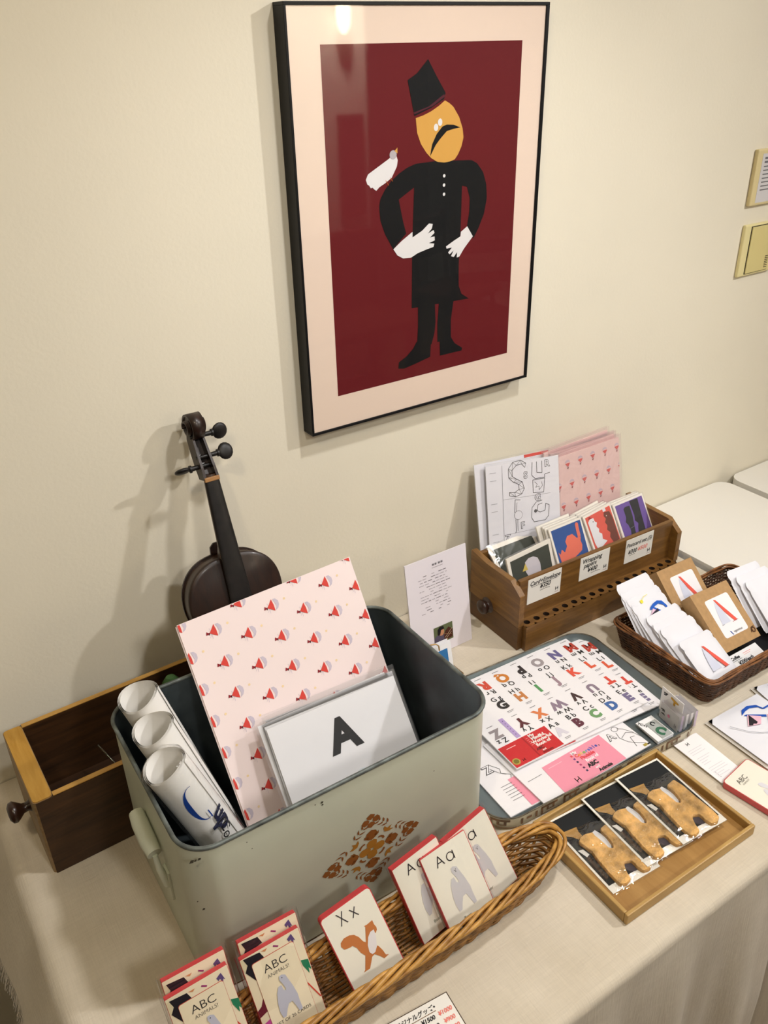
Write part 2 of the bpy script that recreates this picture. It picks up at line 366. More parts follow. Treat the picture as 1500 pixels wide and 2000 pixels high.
q.art(P4([(3127, 2933), (3252, 2757), (3068, 2581), (2976, 2466), (2920, 2459), (2927, 2546), (2858, 2475), (2801, 2498), (2855, 2584), (2773, 2530), (2739, 2564), (2817, 2633), (2706, 2630), (2696, 2667), (2852, 2736), (2991, 2790), (2998, 2860)]), wh, 3)
for u, v in ((.2642, .3751), (.2640, .3615), (.2642, .3478)): q.disc(u, v, .0025, wh, 3)
q.art(P4([(1628, 4097), (1738, 4119), (1765, 4048), (1747, 3962), (1650, 3812), (1526, 3744), (1423, 3700), (1369, 3654), (1333, 3677), (1302, 3705), (1270, 3699), (1243, 3739), (1212, 3758), (1187, 3823), (1229, 3897), (1391, 3976), (1595, 4075)]), wh, 2)
q.disc(.1681, .4130, .0064, ink((178, 172, 176)), 3); q.art(P4([(1706, 4178), (1760, 4226), (1759, 4143)]), yl, 3.2)
q.line(P4([(1539, 3784), (1594, 3709)]), .0008, ink((190, 100, 40)), 3); q.line(P4([(1621, 3821), (1665, 3760)]), .0008, ink((190, 100, 40)), 3)
q.build('print', t)
q = MB(); q.box(.004, W_-.0062, .0008, .0013, .0045, H_-.0045, clear('picture_glass', .022, bump=0, rough=.035)); q.build('glass', t)

# ---------------------------------------------------------------- switch and control plates
t = thing('switch_plate', 'cream light switch plate with one large rocker at the right edge', 'light switch', (1.694, 0, 1.260))
pc = mat('plate_cream', (226, 214, 160), .4)
q = MB(); q.box(0, .122, -.009, 0, 0, .112, pc); q.build('plate', t, .003)
q = MB(); q.box(.0205, .103, -.0095, -.0088, .0045, .1075, mat('gap_dark', (40, 32, 20), .8)); q.build('gap', t)
q = MB(); q.box(.0225, .101, -.012, -.009, .006, .106, mat('rocker_cream', (214, 200, 140), .4)); q.build('rocker', t, .001)
q = MB(); [q.box(.085, .096, -.0125, -.0119, .012+i*.004, .0135+i*.004, mat('gap_dark', 0)) for i in range(7)]; q.build('grille', t)
t = thing('control_plate', 'beige wall control plate with a printed paper notice, above the light switch', 'control panel', (1.690, 0, 1.411))
q = MB(); q.box(0, .125, -.010, 0, 0, .113, mat('plate_beige', (214, 198, 150), .45)); q.build('plate', t, .003)
q = MB(front=.0105); q.box(.017, .118, -.0105, -.0099, .006, .104, paper((206, 203, 204))); g = ink((110, 108, 112))
random.seed(5)
for i in range(9):
    v = .094-i*.0078; q.rect(.025, v-.0012, .025+random.uniform(.03, .08), v+.0012 if i > 1 else v+.003, g)
q.build('notice', t)

# ================================================================ VIOLIN
OUT = [(.018, .355), (.045, .349), (.066, .334), (.079, .312), (.0835, .285), (.080, .258), (.071, .235), (.060, .215), (.0555, .195), (.058, .175), (.071, .155), (.088, .135), (.100, .11), (.104, .08), (.098, .05), (.078, .022), (.045, .005), (.02, .0)]
OUT = OUT + [(-x, y) for x, y in OUT[::-1]]
# smooth the outline (Chaikin)
for _ in range(2):
    n_ = []
    for i in range(len(OUT)):
        a = OUT[i]; c = OUT[(i+1) % len(OUT)]
        n_ += [(a[0]*.75+c[0]*.25, a[1]*.75+c[1]*.25), (a[0]*.25+c[0]*.75, a[1]*.25+c[1]*.75)]
    OUT = n_
t = thing('violin', 'old dark brown violin without strings leaning on the wall behind the pink sheet', 'violin', pose(.394, -.192, .7375, .5, 15.8, -.4) @ Matrix.Scale(.935, 4))
mv = wood('violin_varnish', (24, 12, 7), (50, 25, 13), 3, 'Z', .42, 8, coat=.15, bump=.1); mvr = wood('violin_rib', (44, 27, 17), (72, 48, 31), 3, 'Z', .4, 8, coat=.2, bump=.1)
def V(x, z, c): return (x, -c, z)
def ring(sc, c, e=0):
    cx, cz = 0, .175; return [V(cx+(x-cx)*sc, cz+(z-cz)*(1-(1-sc)*.62 if sc < 1 else 1), c) for x, z in OUT]
q = MB(); q.loft([ring(1, -.004), ring(1, .0), ring(.985, .0022), ring(.93, .003), ring(.8, .006), ring(.6, .010), ring(.35, .0125), ring(.05, .0135)][::-1], mv); q.build('top_plate', t)
q = MB(); q.loft([ring(.972, -.033), ring(.972, -.003)], mvr); q.build('ribs', t)
q = MB(); q.loft([ring(.05, -.050), ring(.5, -.046), ring(.8, -.041), ring(.985, -.037), ring(1, -.036), ring(1, -.032)], mv, caps=True); q.prism([(-.017, .350), (.017, .350), (.015, .366), (.008, .372), (-.008, .372), (-.015, .366)], -.037, -.033, mv, lambda u, v, w: V(u, v, w)); q.build('back_plate', t)
fb = mat('ebony', (22, 19, 18), .45, var=.35, vscale=60)
rings = []
for i in range(9):
    k = i/8; z = .487-.272*k; w_ = .012+.0092*k; c0 = .0115+.0135*k
    rings.append([V(-w_, z, c0-.005)]+[V(w_*sin(a), z, c0-.0035+.0035*cos(a*1.0)) for a in [R(-90+22.5*j) for j in range(9)]]+[V(w_, z, c0-.005)])
q = MB(); q.loft(rings, fb, True, True); q.build('fingerboard', t)
q = MB()
nr = []
for k in [0, .15, .5, .85, .95, 1.0]:
    z = .492-.137*k; w_ = .0118+.005*k; d = .014+.004*k+(.016 if k > .9 else 0)+(.004 if k == 1 else 0)
    nr.append([V(-w_, z, .008+.006*k)]+[V(w_*cos(a), z, .006+.006*k-d*sin(a)) for a in [R(180-20*j) for j in range(10)]]+[V(w_, z, .008+.006*k)])
q.loft(nr, mvr, True, True); q.build('neck', t)
ck_ = [(.485, .011), (.505, .006), (.53, -.003), (.552, -.010), (.566, -.030), (.548, -.037), (.522, -.030), (.50, -.021), (.485, -.013)]
q = MB()
for s_ in (-1, 1): q.prism([(a, c) for a, c in ck_], .0085*s_, .0128*s_, mv, lambda u, v, w: V(w*(1-.25*(u-.485)/.08), u, v))
q.prism([(.485, -.004), (.50, -.010), (.522, -.020), (.548, -.028), (.566, -.030), (.548, -.037), (.522, -.030), (.50, -.021), (.485, -.013)], -.0088, .0088, mv, lambda u, v, w: V(w*(1-.25*(u-.485)/.08), u, v))
q.box(-.0125, .0125, -.0125, -.004, .482, .489, wood('bare_wood', (150, 105, 60), (190, 140, 85), 3, 'X')); q.build('pegbox', t, .001)
q = MB(); sp = []; N_ = 56
for i in range(N_+1):
    k = i/N_; th = R(-150-(700*k)); rad = .0205*(1-k)**.8+.004; hx = .0085+.0105*k; tk = .0045*(1-.4*k)
    cz, cc = .571, -.017; pz = cz+rad*cos(th); pc_ = cc+rad*sin(th); iz = cz+(rad-tk)*cos(th); ic = cc+(rad-tk)*sin(th)
    sp.append([V(-hx, pz, pc_), V(hx, pz, pc_), V(hx, iz, ic), V(-hx, iz, ic)])
q.loft(sp, mv, True, True); q.tube([V(-.010, .571, -.017), V(.010, .571, -.017)], .015, mv, 20); q.build('scroll', t)
for s_, z, c, tl in ((1, .553, -.014, 14), (1, .520, -.008, -10), (-1, .506, -.006, 70)):
    q = MB(); q.tube([V(-.012*s_, z, c), V(.026*s_, z, c)], [.003, .0042], fb, 12); q.tube([V(.024*s_, z, c), V(.027*s_, z, c)], .006, fb, 14)
    rg = []
    for j in range(9):
        a = pi*j/8; xx = .0385-.0125*cos(a); h_ = .0125*sin(a)+.0015; th_ = .0035*sin(a)+.001
        rg.append([V(s_*xx, z+h_*cos(p)*cos(R(tl))-th_*sin(p)*sin(R(tl)), c+h_*cos(p)*sin(R(tl))+th_*sin(p)*cos(R(tl))) for p in [2*pi*g_/14 for g_ in range(14)]])
    q.loft(rg, fb, True, True); q.build('tuning_peg', t)
# ================================================================ OLD DRAWER
DM = pose(.0343, -.2229, T, 1.2)
t = thing('wooden_box', 'long dark wooden drawer with raw yellow edges lying open against the wall, left', 'drawer', DM)
dk = wood('drawer_dark', (44, 26, 12), (84, 54, 28), 1.5, 'X', .5, 10); ye = wood('drawer_edge', (172, 124, 50), (208, 162, 84), 2, 'X', .6, 8); yy = wood('drawer_edge_front', (182, 132, 42), (212, 164, 74), 2, 'Y', .6, 8)
DW, DD, DH = .485, .1687, .139
q = MB(); q.prism(rr(.027, DD-.001, .006, 3, 0, .001), 0, DH-.0015, wood('drawer_face', (140, 112, 74), (176, 146, 104), 2, 'Y', .55)); q.prism(rr(.025, DD-.004, .005, 3, .001, .002), DH-.0015, DH, yy); q.build('front_board', t)
for y0, y1, n_ in ((0, .009, 's'), (DD-.009, DD, 's')):
    q = MB(); q.box(.0035, DW, y0, y1, 0, DH-.002, dk); q.box(.027, DW, y0+.0003, y1-.0003, DH-.001, DH, ye); q.build('side_board', t)
q = MB(); q.box(DW-.012, DW, .009, DD-.009, 0, DH, dk); q.build('back_board', t)
q = MB(); q.box(.027, DW-.012, .009, DD-.009, .006, .012, dk); q.build('bottom_board', t)
kb = mat('knob_dark', (48, 28, 20), .3, spec=.6)
q = MB(); q.lathe([(.001, .030), (.009, .0295), (.0145, .026), (.0155, .021), (.012, .016), (.007, .010), (.0065, .004), (.009, .0), (.009, -.001)], kb, 24, lambda x, y, z: (-z, .052+x, .092+y)); q.build('knob', t)
q = MB(); q.tube([(.0, 0, 0), (.035, -.085, -.052)], .0016, clear('clear_rod', .25, (170, 180, 170)), 8)
tag(q.build('plastic_rod', mw=Matrix.Translation((.150, -.092, .796))), 'thin clear rod resting slanted inside the open wooden drawer', 'rod')
q = MB(); gr = mat('leaf_green', (58, 92, 48), .6, var=.2)
q.loft([[(.012*cos(a)*s_, .010*sin(a)*s_, h_) for a in [2*pi*i/14 for i in range(14)]] for s_, h_ in ((.5, 0), (1.0, .03), (1.25, .07), (1.0, .098), (.5, .106))], gr, True, True)
tag(q.build('green_bottle', mw=Matrix.Translation((.281, -.083, .7325)) @ Matrix.Scale(1.22, 4)), 'small green rounded thing standing in the drawer behind the white paper rolls', 'bottle')

# ================================================================ WHITE TIN BIN
TM = pose(.147, -.515, T, -.66)
t = thing('tin_bin', 'large open white painted tin bin with a gold stencil and zinc lining', 'metal bin', TM)
def painted():
    m = mat('tin_paint', (203, 208, 191), .42, spec=.35, var=.02, vscale=8, bump=.06, bscale=40)
    N = m.node_tree.nodes; L = m.node_tree.links; b = N['Principled BSDF']; src = b.inputs['Base Color'].links[0].from_socket
    tc = N.new('ShaderNodeTexCoord'); n = N.new('ShaderNodeTexNoise'); n.inputs['Scale'].default_value = 38; n.inputs['Detail'].default_value = 5; L.new(tc.outputs['Object'], n.inputs['Vector'])
    r_ = N.new('ShaderNodeMapRange'); r_.inputs[1].default_value = .735; r_.inputs[2].default_value = .76; L.new(n.outputs[0], r_.inputs[0])
    mx = N.new('ShaderNodeMix'); mx.data_type = 'RGBA'; L.new(r_.outputs[0], mx.inputs[0]); L.new(src, mx.inputs[6]); mx.inputs[7].default_value = srgb((70, 66, 52)); L.new(mx.outputs[2], b.inputs['Base Color'])
    return m
tp = painted(); zn = mat('zinc', (84, 94, 98), .38, metal=.65, var=.22, vscale=9, bump=.1, bscale=30)
W_, D_, H_ = .430, .2867, .25
def rg(e, z, r_=.039): return [(x, y, z) for x, y in rr(W_-2*e, D_-2*e, max(.004, r_-e), 8, e, e)]
q = MB(front=0); q.loft([rg(.002, 0), rg(0, .004), rg(0, H_-.003)], tp)
q.proj = lambda u, v, e: (u, -e-.0002, v)
gd = mat('stencil_gold', (176, 122, 46), .45, metal=.25, spec=.5); gb = mat('stencil_brown', (138, 84, 36), .5, metal=.15)
E1 = Vector((.0362, .032)); E2 = Vector((.0362, -.031)); CC = Vector((.2325, .109))
def sq(l, ang=0, s=1, cx=0, cy=0):
    c, d = cos(R(ang)), sin(R(ang)); out = []
    for a, b_ in l:
        p = (cx+s*(a*c-b_*d), cy+s*(a*d+b_*c)); w_ = CC+E1*p[0]+E2*p[1]; out.append((w_.x, w_.y))
    return out
petal = [(.03, 0), (.12, .09), (.24, .15), (.36, .13), (.40, .0), (.36, -.13), (.24, -.15), (.12, -.09)]
dia = [(.05, 0), (.12, .14), (.22, .22), (.24, .12), (.22, -.0), (.20, -.1), (.1, -.08)]
for k in range(4):
    q.art(sq([(.03, .0), (.05, .06), (.14, .13), (.26, .13), (.33, .06), (.33, -.06), (.26, -.13), (.14, -.13), (.05, -.06)], 45+90*k, 1.12), gd, 1)        # four-lobed middle
    q.art(sq([(.36, -.10), (.42, -.12), (.46, -.05), (.46, .05), (.42, .12), (.36, .10), (.40, .03), (.40, -.03)], 90*k), gb, 1)
    q.art(sq([(.42, 0), (.46, .08), (.56, .13), (.66, .10), (.72, 0), (.66, -.10), (.56, -.13), (.46, -.08)], 45+90*k, 1.35, -.13*(1 if k in (0, 3) else -1), -.13*(1 if k < 2 else -1)), gb, 1)                       # leaf toward each corner
    q.art(sq([(.50, -.02), (.55, .10), (.64, .16), (.61, .05), (.72, .02), (.61, -.04), (.64, -.16), (.55, -.12)], 90*k, 1.15), gd, 1)                       # tulip toward each side
    for sg in (-1, 1): q.art(sq([(.40, .24*sg), (.52, .22*sg), (.60, .30*sg), (.52, .30*sg), (.44, .34*sg)][::sg], 90*k), gb, 1)
    cx, cy = .82*(1 if k in (0, 3) else -1), .82*(1 if k < 2 else -1)
    for j in range(4): q.art(sq([(.03, .0), (.07, .07), (.15, .10), (.22, .0), (.15, -.10), (.07, -.07)], 90*j+45, 1.25, cx, cy), gb, 1)
    for j in (-3.6, -2.5, -1.4, 1.4, 2.5, 3.6):
        px_, py_ = [(.86, j*.15), (-j*.15, .86), (-.86, -j*.15), (j*.15, -.86)][k]; dr_ = 1 if j > 0 else -1
        for sg in (-1, 1):
            l_ = [(0, 0), (.03*sg, .03*dr_), (.11*sg, .10*dr_), (.08*sg, .02*dr_), (.03*sg, -.02*dr_)]
            q.art(sq(l_, 90*k, 1.25, px_, py_), gb, 1)
for u, v, s_ in ((.006, .2445, .003), (.010, .2435, .002), (.0145, .2428, .0022), (.167, .2345, .002), (.1675, .2305, .0015), (.158, .236, .001), (.009, .163, .002), (.004, .18, .001), (.070, .232, .0009), (.075, .218, .0008), (.33, .19, .001)):
    q.art([(u-s_, v-s_*.4), (u+s_*.5, v-s_), (u+s_, v+s_*.3), (u-s_*.2, v+s_*.9)], mat('chip', (60, 56, 44), .7), .5)
q.build('body', t)
q = MB(); q.loft([rg(.0015, H_-.002), rg(.004, .02), rg(.008, .004)], zn); q.add(rg(.008, .004), [tuple(range(len(rg(.008, .004))))], zn); q.build('lining', t)
q = MB(); q.tube([(x, y, H_) for x, y in rr(W_, D_, .039, 10)], .0028, mat('rim_worn', (92, 98, 96), .5, metal=.4, var=.35, vscale=40), 8, closed=True); q.build('rim', t)
h_ = thing('x', '', '', Matrix.Identity(4)); bpy.data.objects.remove(h_)
q = MB(); q.tube([(-.010, .112, .153), (-.011, .128, .158), (-.011, .155, .165), (-.010, .172, .168)], [.0092, .0108, .0108, .0095], tp, 14)
hd = q.build('handle', t)
for y, z_ in ((.112, 0), (.168, .012)):
    q = MB(); q.tube([(-.010, y, .150+z_), (-.009, y-.004, .130+z_), (-.003, y-.006, .100+z_)], [.0035, .0045, .006], tp, 8); q.box(-.003, .0005, y-.014, y+.004, .075+z_, .125+z_, tp); q.build('bracket', hd, .001)

# ================================================================ PAPER ROLLS IN THE BIN
def roll(name, top, bot, rad, label, turns=3, wrap=False):
    a = Vector(bot); b_ = Vector(top); d = b_-a; L_ = d.length
    M_ = Matrix.Translation(a) @ d.to_track_quat('Z', 'Y').to_matrix().to_4x4()
    t = thing(name, label, 'paper roll', M_, 'paper rolls in the white tin bin')
    pw = mat('roll_white', (238, 236, 232), .8)
    q = MB(); n = 28*turns; sp = [(rad-.0016*turns*i/n, 2*pi*i/28+1) for i in range(n+1)]
    rings = []
    for h in (0, .25, .5, .75, 1): rings.append([((r_+.0006*sin(3*a_+h*4))*cos(a_), (r_+.0006*sin(3*a_+h*4))*sin(a_), h*L_+.0015*sin(2*a_)*(h == 1)) for r_, a_ in sp])
    q.loft(rings, pw, closed=False)
    return t, q, L_
t, q, L_ = roll('paper_roll', (.185, -.275, 1.008), (.262, -.262, .728), .0275, 'white paper roll standing furthest back in the white bin'); q.build('sheet', t)
t, q, L_ = roll('paper_roll', (.181, -.338, 1.004), (.262, -.330, .728), .0275, 'middle white paper roll of three leaning in the white bin'); q.build('sheet', t)
t, q, L_ = roll('paper_roll', (.172, -.396, .996), (.262, -.405, .728), .0275, 'front paper roll in clear film with blue lettering, leaning in the white bin')
# print on the roll: mapped round its front
ax = (Vector((.172, -.396, .996))-Vector((.262, -.405, .728))).normalized()
Mi = t.matrix_world.inverted(); tocam = (Mi.to_3x3() @ Vector((-.45, -.75, .5))); a0 = math.atan2(tocam.y, tocam.x)
def rp(u, v, e): a_ = a0+u/.0275; return ((.0281+e)*cos(a_), (.0281+e)*sin(a_), L_+v)
q.proj = rp
bl = ink((28, 66, 150)); nv = ink((38, 40, 66))
def arcpoly(cx, cy, rx_, ry_, a0_, a1_, w0, w1, n=14):
    o = []; i_ = []
    for j in range(n+1):
        k = j/n; a_ = R(a0_+(a1_-a0_)*k); w_ = w0+(w1-w0)*sin(pi*k)**2; o.append((cx+rx_*cos(a_), cy+ry_*sin(a_))); i_.append((cx+(rx_-w_)*cos(a_), cy+(ry_-w_*.5)*sin(a_)))
    return o, i_
o_, i_ = arcpoly(.016, -.058, .015, .032, 75, 285, .0012, .0062, 20)
for j in range(len(o_)-1): q.art([o_[j], o_[j+1], i_[j+1], i_[j]], bl, 1)
q.rect(.0185, -.092, .0200, -.078, bl, 1)
q.text('up', .0300, -.108, .034, nv, 1, rot=-95, bold=.03); q.text('(Coffee)', .0185, -.140, .020, ink(BLACK), 1, rot=-108, shear=.2)
q.build('sheet', t)
q = MB(); n = 28
q.loft([[((.0292+.0007*sin(5*a_+h*9))*cos(a_), (.0292+.0007*sin(5*a_+h*9))*sin(a_), h) for a_ in [2*pi*i/n for i in range(n)]] for h in [L_*k/10 for k in range(11)]]+[[(.024*cos(a_), .022*sin(a_), L_+.006+.003*sin(3*a_)) for a_ in [2*pi*i/n for i in range(n)]]], clear('film', .06, bscale=60, bump=.7)); q.build('wrapper', t)

# ================================================================ PINK PATTERNED SHEETS AND LETTER SHEETS IN THE BIN
PK = (.2772, -.400, .730, -1.5888, 29.7327, 2.433)
rd = ink((212, 72, 64)); lil = ink((200, 190, 205)); dr = ink((140, 40, 50)); yel = ink((240, 214, 170))
def motif(q, u, v, s=1.0, rot=0, clip=None, k=1):
    """red kite-shaped figure with a lilac wing and a small bow; clip = (u0,v0,u1,v1) of the sheet"""
    c, d = cos(R(rot)), sin(R(rot))
    def T_(l): return [(u+(a*c-b_*d)*.001*s, v+(a*d+b_*c)*.001*s) for a, b_ in l]
    def put(l, m, kk):
        p = T_(l)
        if clip:
            for ax_, lim, sg in ((0, clip[0], 1), (0, clip[2], -1), (1, clip[1], 1), (1, clip[3], -1)):
                o = []
                for i in range(len(p)):
                    a, b_ = p[i-1], p[i]; fa = (a[ax_]-lim)*sg; fb_ = (b_[ax_]-lim)*sg
                    if (fa >= 0) != (fb_ >= 0): r_ = fa/(fa-fb_); o.append((a[0]+(b_[0]-a[0])*r_, a[1]+(b_[1]-a[1])*r_))
                    if fb_ >= 0: o.append(b_)
                p = o
                if len(p) < 3: return
        q.art(p, m, kk)
    put([(1.5, 9), (5.5, 8.6), (8.6, 4.4), (8.6, -.8), (6, -5), (1.6, -7), (4.2, -2), (3, 4)], lil, k)
    put([(-.5, 9.5), (.9, 1), (.8, -7.2), (-4, -4), (-9.2, -.2), (-5, 4.2)], rd, k+1)
    put([(-9, -.4), (-12.6, 2.8), (-14.2, -1.6), (-9.2, -1.6)], dr, k+1)
    put([(-9.9, .8), (-8.9, .6), (-9.2, -2.8), (-10.3, -2.4)], ink((60, 20, 30)), k+2)
    for a, b_ in ((-7, -8.6), (-10, -6.5), (-8, 6)): put([(a, b_), (a+.5, b_), (-5.8, -1), (-6.2, -1)], lil, k)
def pink_sheet(q, w_, h_, front=True, s=1.05, u0=.0480, v0=.2955, au=.0448, av=-.0222, bv=-.0462):
    for i in range(-1, 8):
        for j in range(-9, 8):
            u = u0+i*au; v = v0+i*av+j*bv
            if -.012 < u < w_+.012 and -.012 < v < h_+.012: motif(q, u, v, s, 0, (.0005, .0005, w_-.0005, h_-.0005))
            uu, vv = u+au*.42, v+.004
            if 0.003 < uu < w_-.003 and .003 < vv < h_-.003: q.disc(uu, vv, .0018, yel, 1, 8)
for i, lb in enumerate(['large pink sheet with red kite figures, foremost behind the letter A sleeve', 'pink edge of a second patterned sheet just behind the large one in the bin']):
    M_ = pose(*PK) @ Matrix.Translation((-.0018*i, .0025*i, -.002*i))
    q = MB(); q.box(0, .2749, 0, .0012, 0, .3683, paper((240, 224, 223)))
    if i == 0: pink_sheet(q, .2749, .3683)
    tag(q.build('patterned_sheet', mw=M_), lb, 'wrapping paper', 'patterned sheets in the white tin bin')
AP = (.3225, -.476, .7345, -8.0, 37.0, 4.2)
for i, lb in enumerate(['clear sleeve holding a white card with a bold black A, front of the bin', 'white letter card in clear sleeve directly behind the letter A one', 'third white letter card in its clear sleeve, behind two others in the bin', 'rearmost white letter card in clear sleeve, against the pink sheet']):
    dx = (0, -.004, -.006, .000)[i]; dz = (0, .003, .007, .010)[i]
    M_ = pose(*AP) @ Matrix.Translation((dx, .0042*i, dz)) @ Matrix.Rotation(R((0, .8, -.6, 1.2)[i]), 4, 'Y')
    t = thing('letter_card', lb, 'letter card', M_, 'sleeved letter cards in the white tin bin')
    q = MB(); q.box(.004, .202, 0, .0016, .002, .232, paper((236, 236, 240)))
    if i == 0: q.text("A", .103, .183, .062, ink((16, 16, 18)), 1, bold=.045); q.disc(.112, .117, .014, ink((214, 224, 230)), 1)
    q.build('card', t)
    q = MB(); n = 10
    q.loft([[(u, -.0008-.0006*abs(sin(u*90+v*30)), v) for u in [.0+.2064*k/n for k in range(n+1)]] for v in [0, .05, .10, .15, .2, .232, .241]], clear('sleeve_film', .05, bscale=14, bump=.5, haze=.04, rough=.1), closed=False)
    q.loft([[(u, .0022, v) for u in (0, .2064)] for v in (0, .241)], clear('sleeve_film'), closed=False); q.build('sleeve', t)
# ================================================================ TEXT SHEET ON A STAND, SMALL CARD HOLDER
t = thing('info_sheet', 'white upright information sheet with text and a small photo, beside the wooden rack', 'sign', pose(.7129, -.1439, T, .3, 8.39, -.3))
q = MB(); q.box(0, .1382, 0, .0022, 0, .2043, paper((226, 220, 228))); g = ink((120, 116, 122)); g2_ = ink((172, 166, 174)); random.seed(11)
for i in range(4): q.rect(.059+i*.0058+(.002 if i > 1 else 0), .1853, .0635+i*.0058+(.002 if i > 1 else 0), .1892, g)
q.rect(.058, .1805, .083, .1818, g2_)
for i in range(14):
    v = .170-i*.0058; u = .026+random.uniform(0, .003)
    for j in range(7):
        l = random.uniform(.004, .011)
        if random.random() < .72: q.rect(u, v, min(u+l, .102), v+.0014, g if random.random() < .35 else g2_)
        u += l+random.uniform(.001, .003)
        if u > .098: break
q.build('sheet', t)
q = MB(front=.0001); q.rect(.050, .022, .094, .058, ink((96, 104, 72)), 1); q.art(mm([(50, 22), (80, 22), (76, 36), (66, 41), (56, 40), (50, 36)]), ink((84, 76, 96)), 2)
q.disc(.067, .045, .0065, ink((190, 134, 100)), 3, ry=.008); q.art(mm([(58, 44), (59, 52), (64, 57), (72, 56), (74, 50), (66, 49), (64, 41), (60, 39)]), ink((26, 22, 26)), 4)
q.art(mm([(74, 24), (92, 26), (93, 42), (84, 50), (76, 44), (72, 34)]), ink((74, 36, 26)), 3); q.line(mm([(74, 30), (92, 45)]), .0008, ink((200, 180, 150)), 4); q.line(mm([(78, 28), (90, 38)]), .0008, ink((200, 180, 150)), 4); q.line(mm([(70, 40), (90, 33)]), .001, ink((150, 110, 80)), 5); q.build('photo', t)
q = MB(); q.box(-.0015, .1397, .0024, .004, 0, .2043, clear('acrylic', .05, bump=0)); q.box(.0, .138, .0024, .055, 0, .002, clear('acrylic')); q.build('stand', t)
t = thing('card_holder', 'thin brass wire holder with white cards, between the bin and the information sheet', 'card holder', pose(.722, -.185, T, 0))
br = mat('brass', (186, 150, 92), .35, metal=.8)
q = MB(); q.tube([(-.015, .012, .0), (-.016, .014, .062), (-.014, .010, .066), (.010, .000, .067), (.013, -.004, .064), (.013, -.006, .055)], .0013, br, 8)
q.tube([(-.02, .02, .0015), (.05, .02, .0015), (.05, -.03, .0015), (-.02, -.03, .0015)], .0013, br, 8, closed=True); q.tube([(.045, .012, 0), (.046, .014, .055)], .0013, br, 8); q.build('wire_frame', t)
for i, lb in enumerate(['small white card with a blue picture, front of the brass wire holder', 'small white card behind the blue one in the brass wire holder', 'rearmost small white card in the brass wire holder']):
    q = MB(); q.box(0, .040, 0, .0008, 0, .056, paper((232, 232, 236)))
    if i == 0: q.rect(.005, .012, .031, .046, ink((52, 112, 170)), 1)
    tag(q.build('small_card', mw=pose(.7255+.002*(i == 1), -.196+.005*i, T+.003, 0, 14, -1)), lb, 'card', 'small cards in the brass holder')

# ================================================================ WOODEN RACK ON THE RIGHT
KM = pose(.8963, -.2212, T, -1.85)
t = thing('wooden_rack', 'old brown wooden rack with a row of round holes along its ledge, holding postcards', 'wooden box', KM)
w1 = wood('rack_side', (108, 72, 28), (156, 112, 52), 2, 'Y', .45, 8, coat=.15); w2 = wood('rack_board', (98, 64, 24), (142, 100, 46), 2, 'X', .45, 9, coat=.15); w3 = wood('rack_base', (84, 54, 20), (118, 80, 34), 2, 'Y', .5, 8)
RW, RD = .4293, .1484
pr = [(0, .052), (0, .1213), (.0294, .1429), (.10, .1429), (RD, .150), (RD, .052)]
for x0, n_ in ((0, 0), (RW-.012, 1)):
    q = MB(); q.prism(pr, x0, x0+.012, w1, lambda u, v, w: (w, u, v)); pnl = q.build('side_panel', t, .0018)
    q = MB(); q.box(x0+.0004, x0+.0116, .0008, RD-.001, 0, .0515, w3); q.build('side_base', t, .0012)
q = MB(); q.box(.012, RW-.012, .0157, .0247, .0, .143, w2); q.build('front_board', t, .001)
q = MB(); q.box(.012, RW-.012, RD-.010, RD, 0, .140, w2); q.build('rear_board', t, .001)
q = MB(); q.box(.012, RW-.012, .0247, RD-.01, .040, .050, w2); q.build('floor_board', t)
# ledge with real holes
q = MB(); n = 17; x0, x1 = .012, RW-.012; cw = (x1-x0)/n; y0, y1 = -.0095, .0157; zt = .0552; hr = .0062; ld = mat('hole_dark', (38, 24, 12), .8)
for i in range(n):
    a = x0+i*cw; cx = a+cw/2; cy = (y0+y1)/2+.0005; P = []; Q = []
    for j in range(16):
        th = 2*pi*j/16+pi/16; c, d = cos(th), sin(th); P.append((cx+hr*c, cy+hr*d, zt))
        k = min((cw/2)/abs(c) if c else 9, ((y1-y0)/2)/abs(d) if d else 9); Q.append((min(max(cx+k*c, a), a+cw), min(max(cy+k*d, y0), y1), zt))
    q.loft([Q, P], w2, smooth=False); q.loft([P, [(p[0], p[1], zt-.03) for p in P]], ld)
    for sx in (a, a+cw):
        for sy in (y0, y1):
            cand = [p for p in Q if (p[0] == sx or abs(p[0]-sx) < 1e-9)]
            if cand:
                m_ = min(cand, key=lambda p: abs(p[1]-sy)); cand2 = [p for p in Q if abs(p[1]-sy) < 1e-9]
                if cand2:
                    m2 = min(cand2, key=lambda p: abs(p[0]-sx)); q.add([m_, (sx, sy, zt), m2], [(0, 1, 2)], w2)
q.add([(x0, y0, 0), (x1, y0, 0), (x1, y0, zt), (x0, y0, zt)], [(0, 1, 2, 3)], w2)
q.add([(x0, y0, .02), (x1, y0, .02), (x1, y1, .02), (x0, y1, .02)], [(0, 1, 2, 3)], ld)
q.add([(x0, y0, 0), (x0, y1, 0), (x0, y1, zt), (x0, y0, zt)], [(0, 1, 2, 3)], w2); q.add([(x1, y0, 0), (x1, y1, 0), (x1, y1, zt), (x1, y0, zt)], [(0, 1, 2, 3)], w2)
q.build('ledge', t)
q = MB(); q.lathe([(.001, .020), (.009, .0195), (.014, .016), (.015, .011), (.010, .006), (.009, .002), (.016, .001), (.017, -.001)], kb, 24, lambda x, y, z: (-z, .092+x, .052+y)); q.build('knob', t)
def hmark(q, u, v, s, m): q.line([(u, v), (u, v+s)], s*.16, m); q.line([(u+s*.7, v), (u+s*.7, v+s)], s*.16, m); q.line([(u, v+s*.35), (u+s*.7, v+s*.6)], s*.16, m)
ik = ink((34, 34, 38)); pk_ = ink((232, 130, 120))
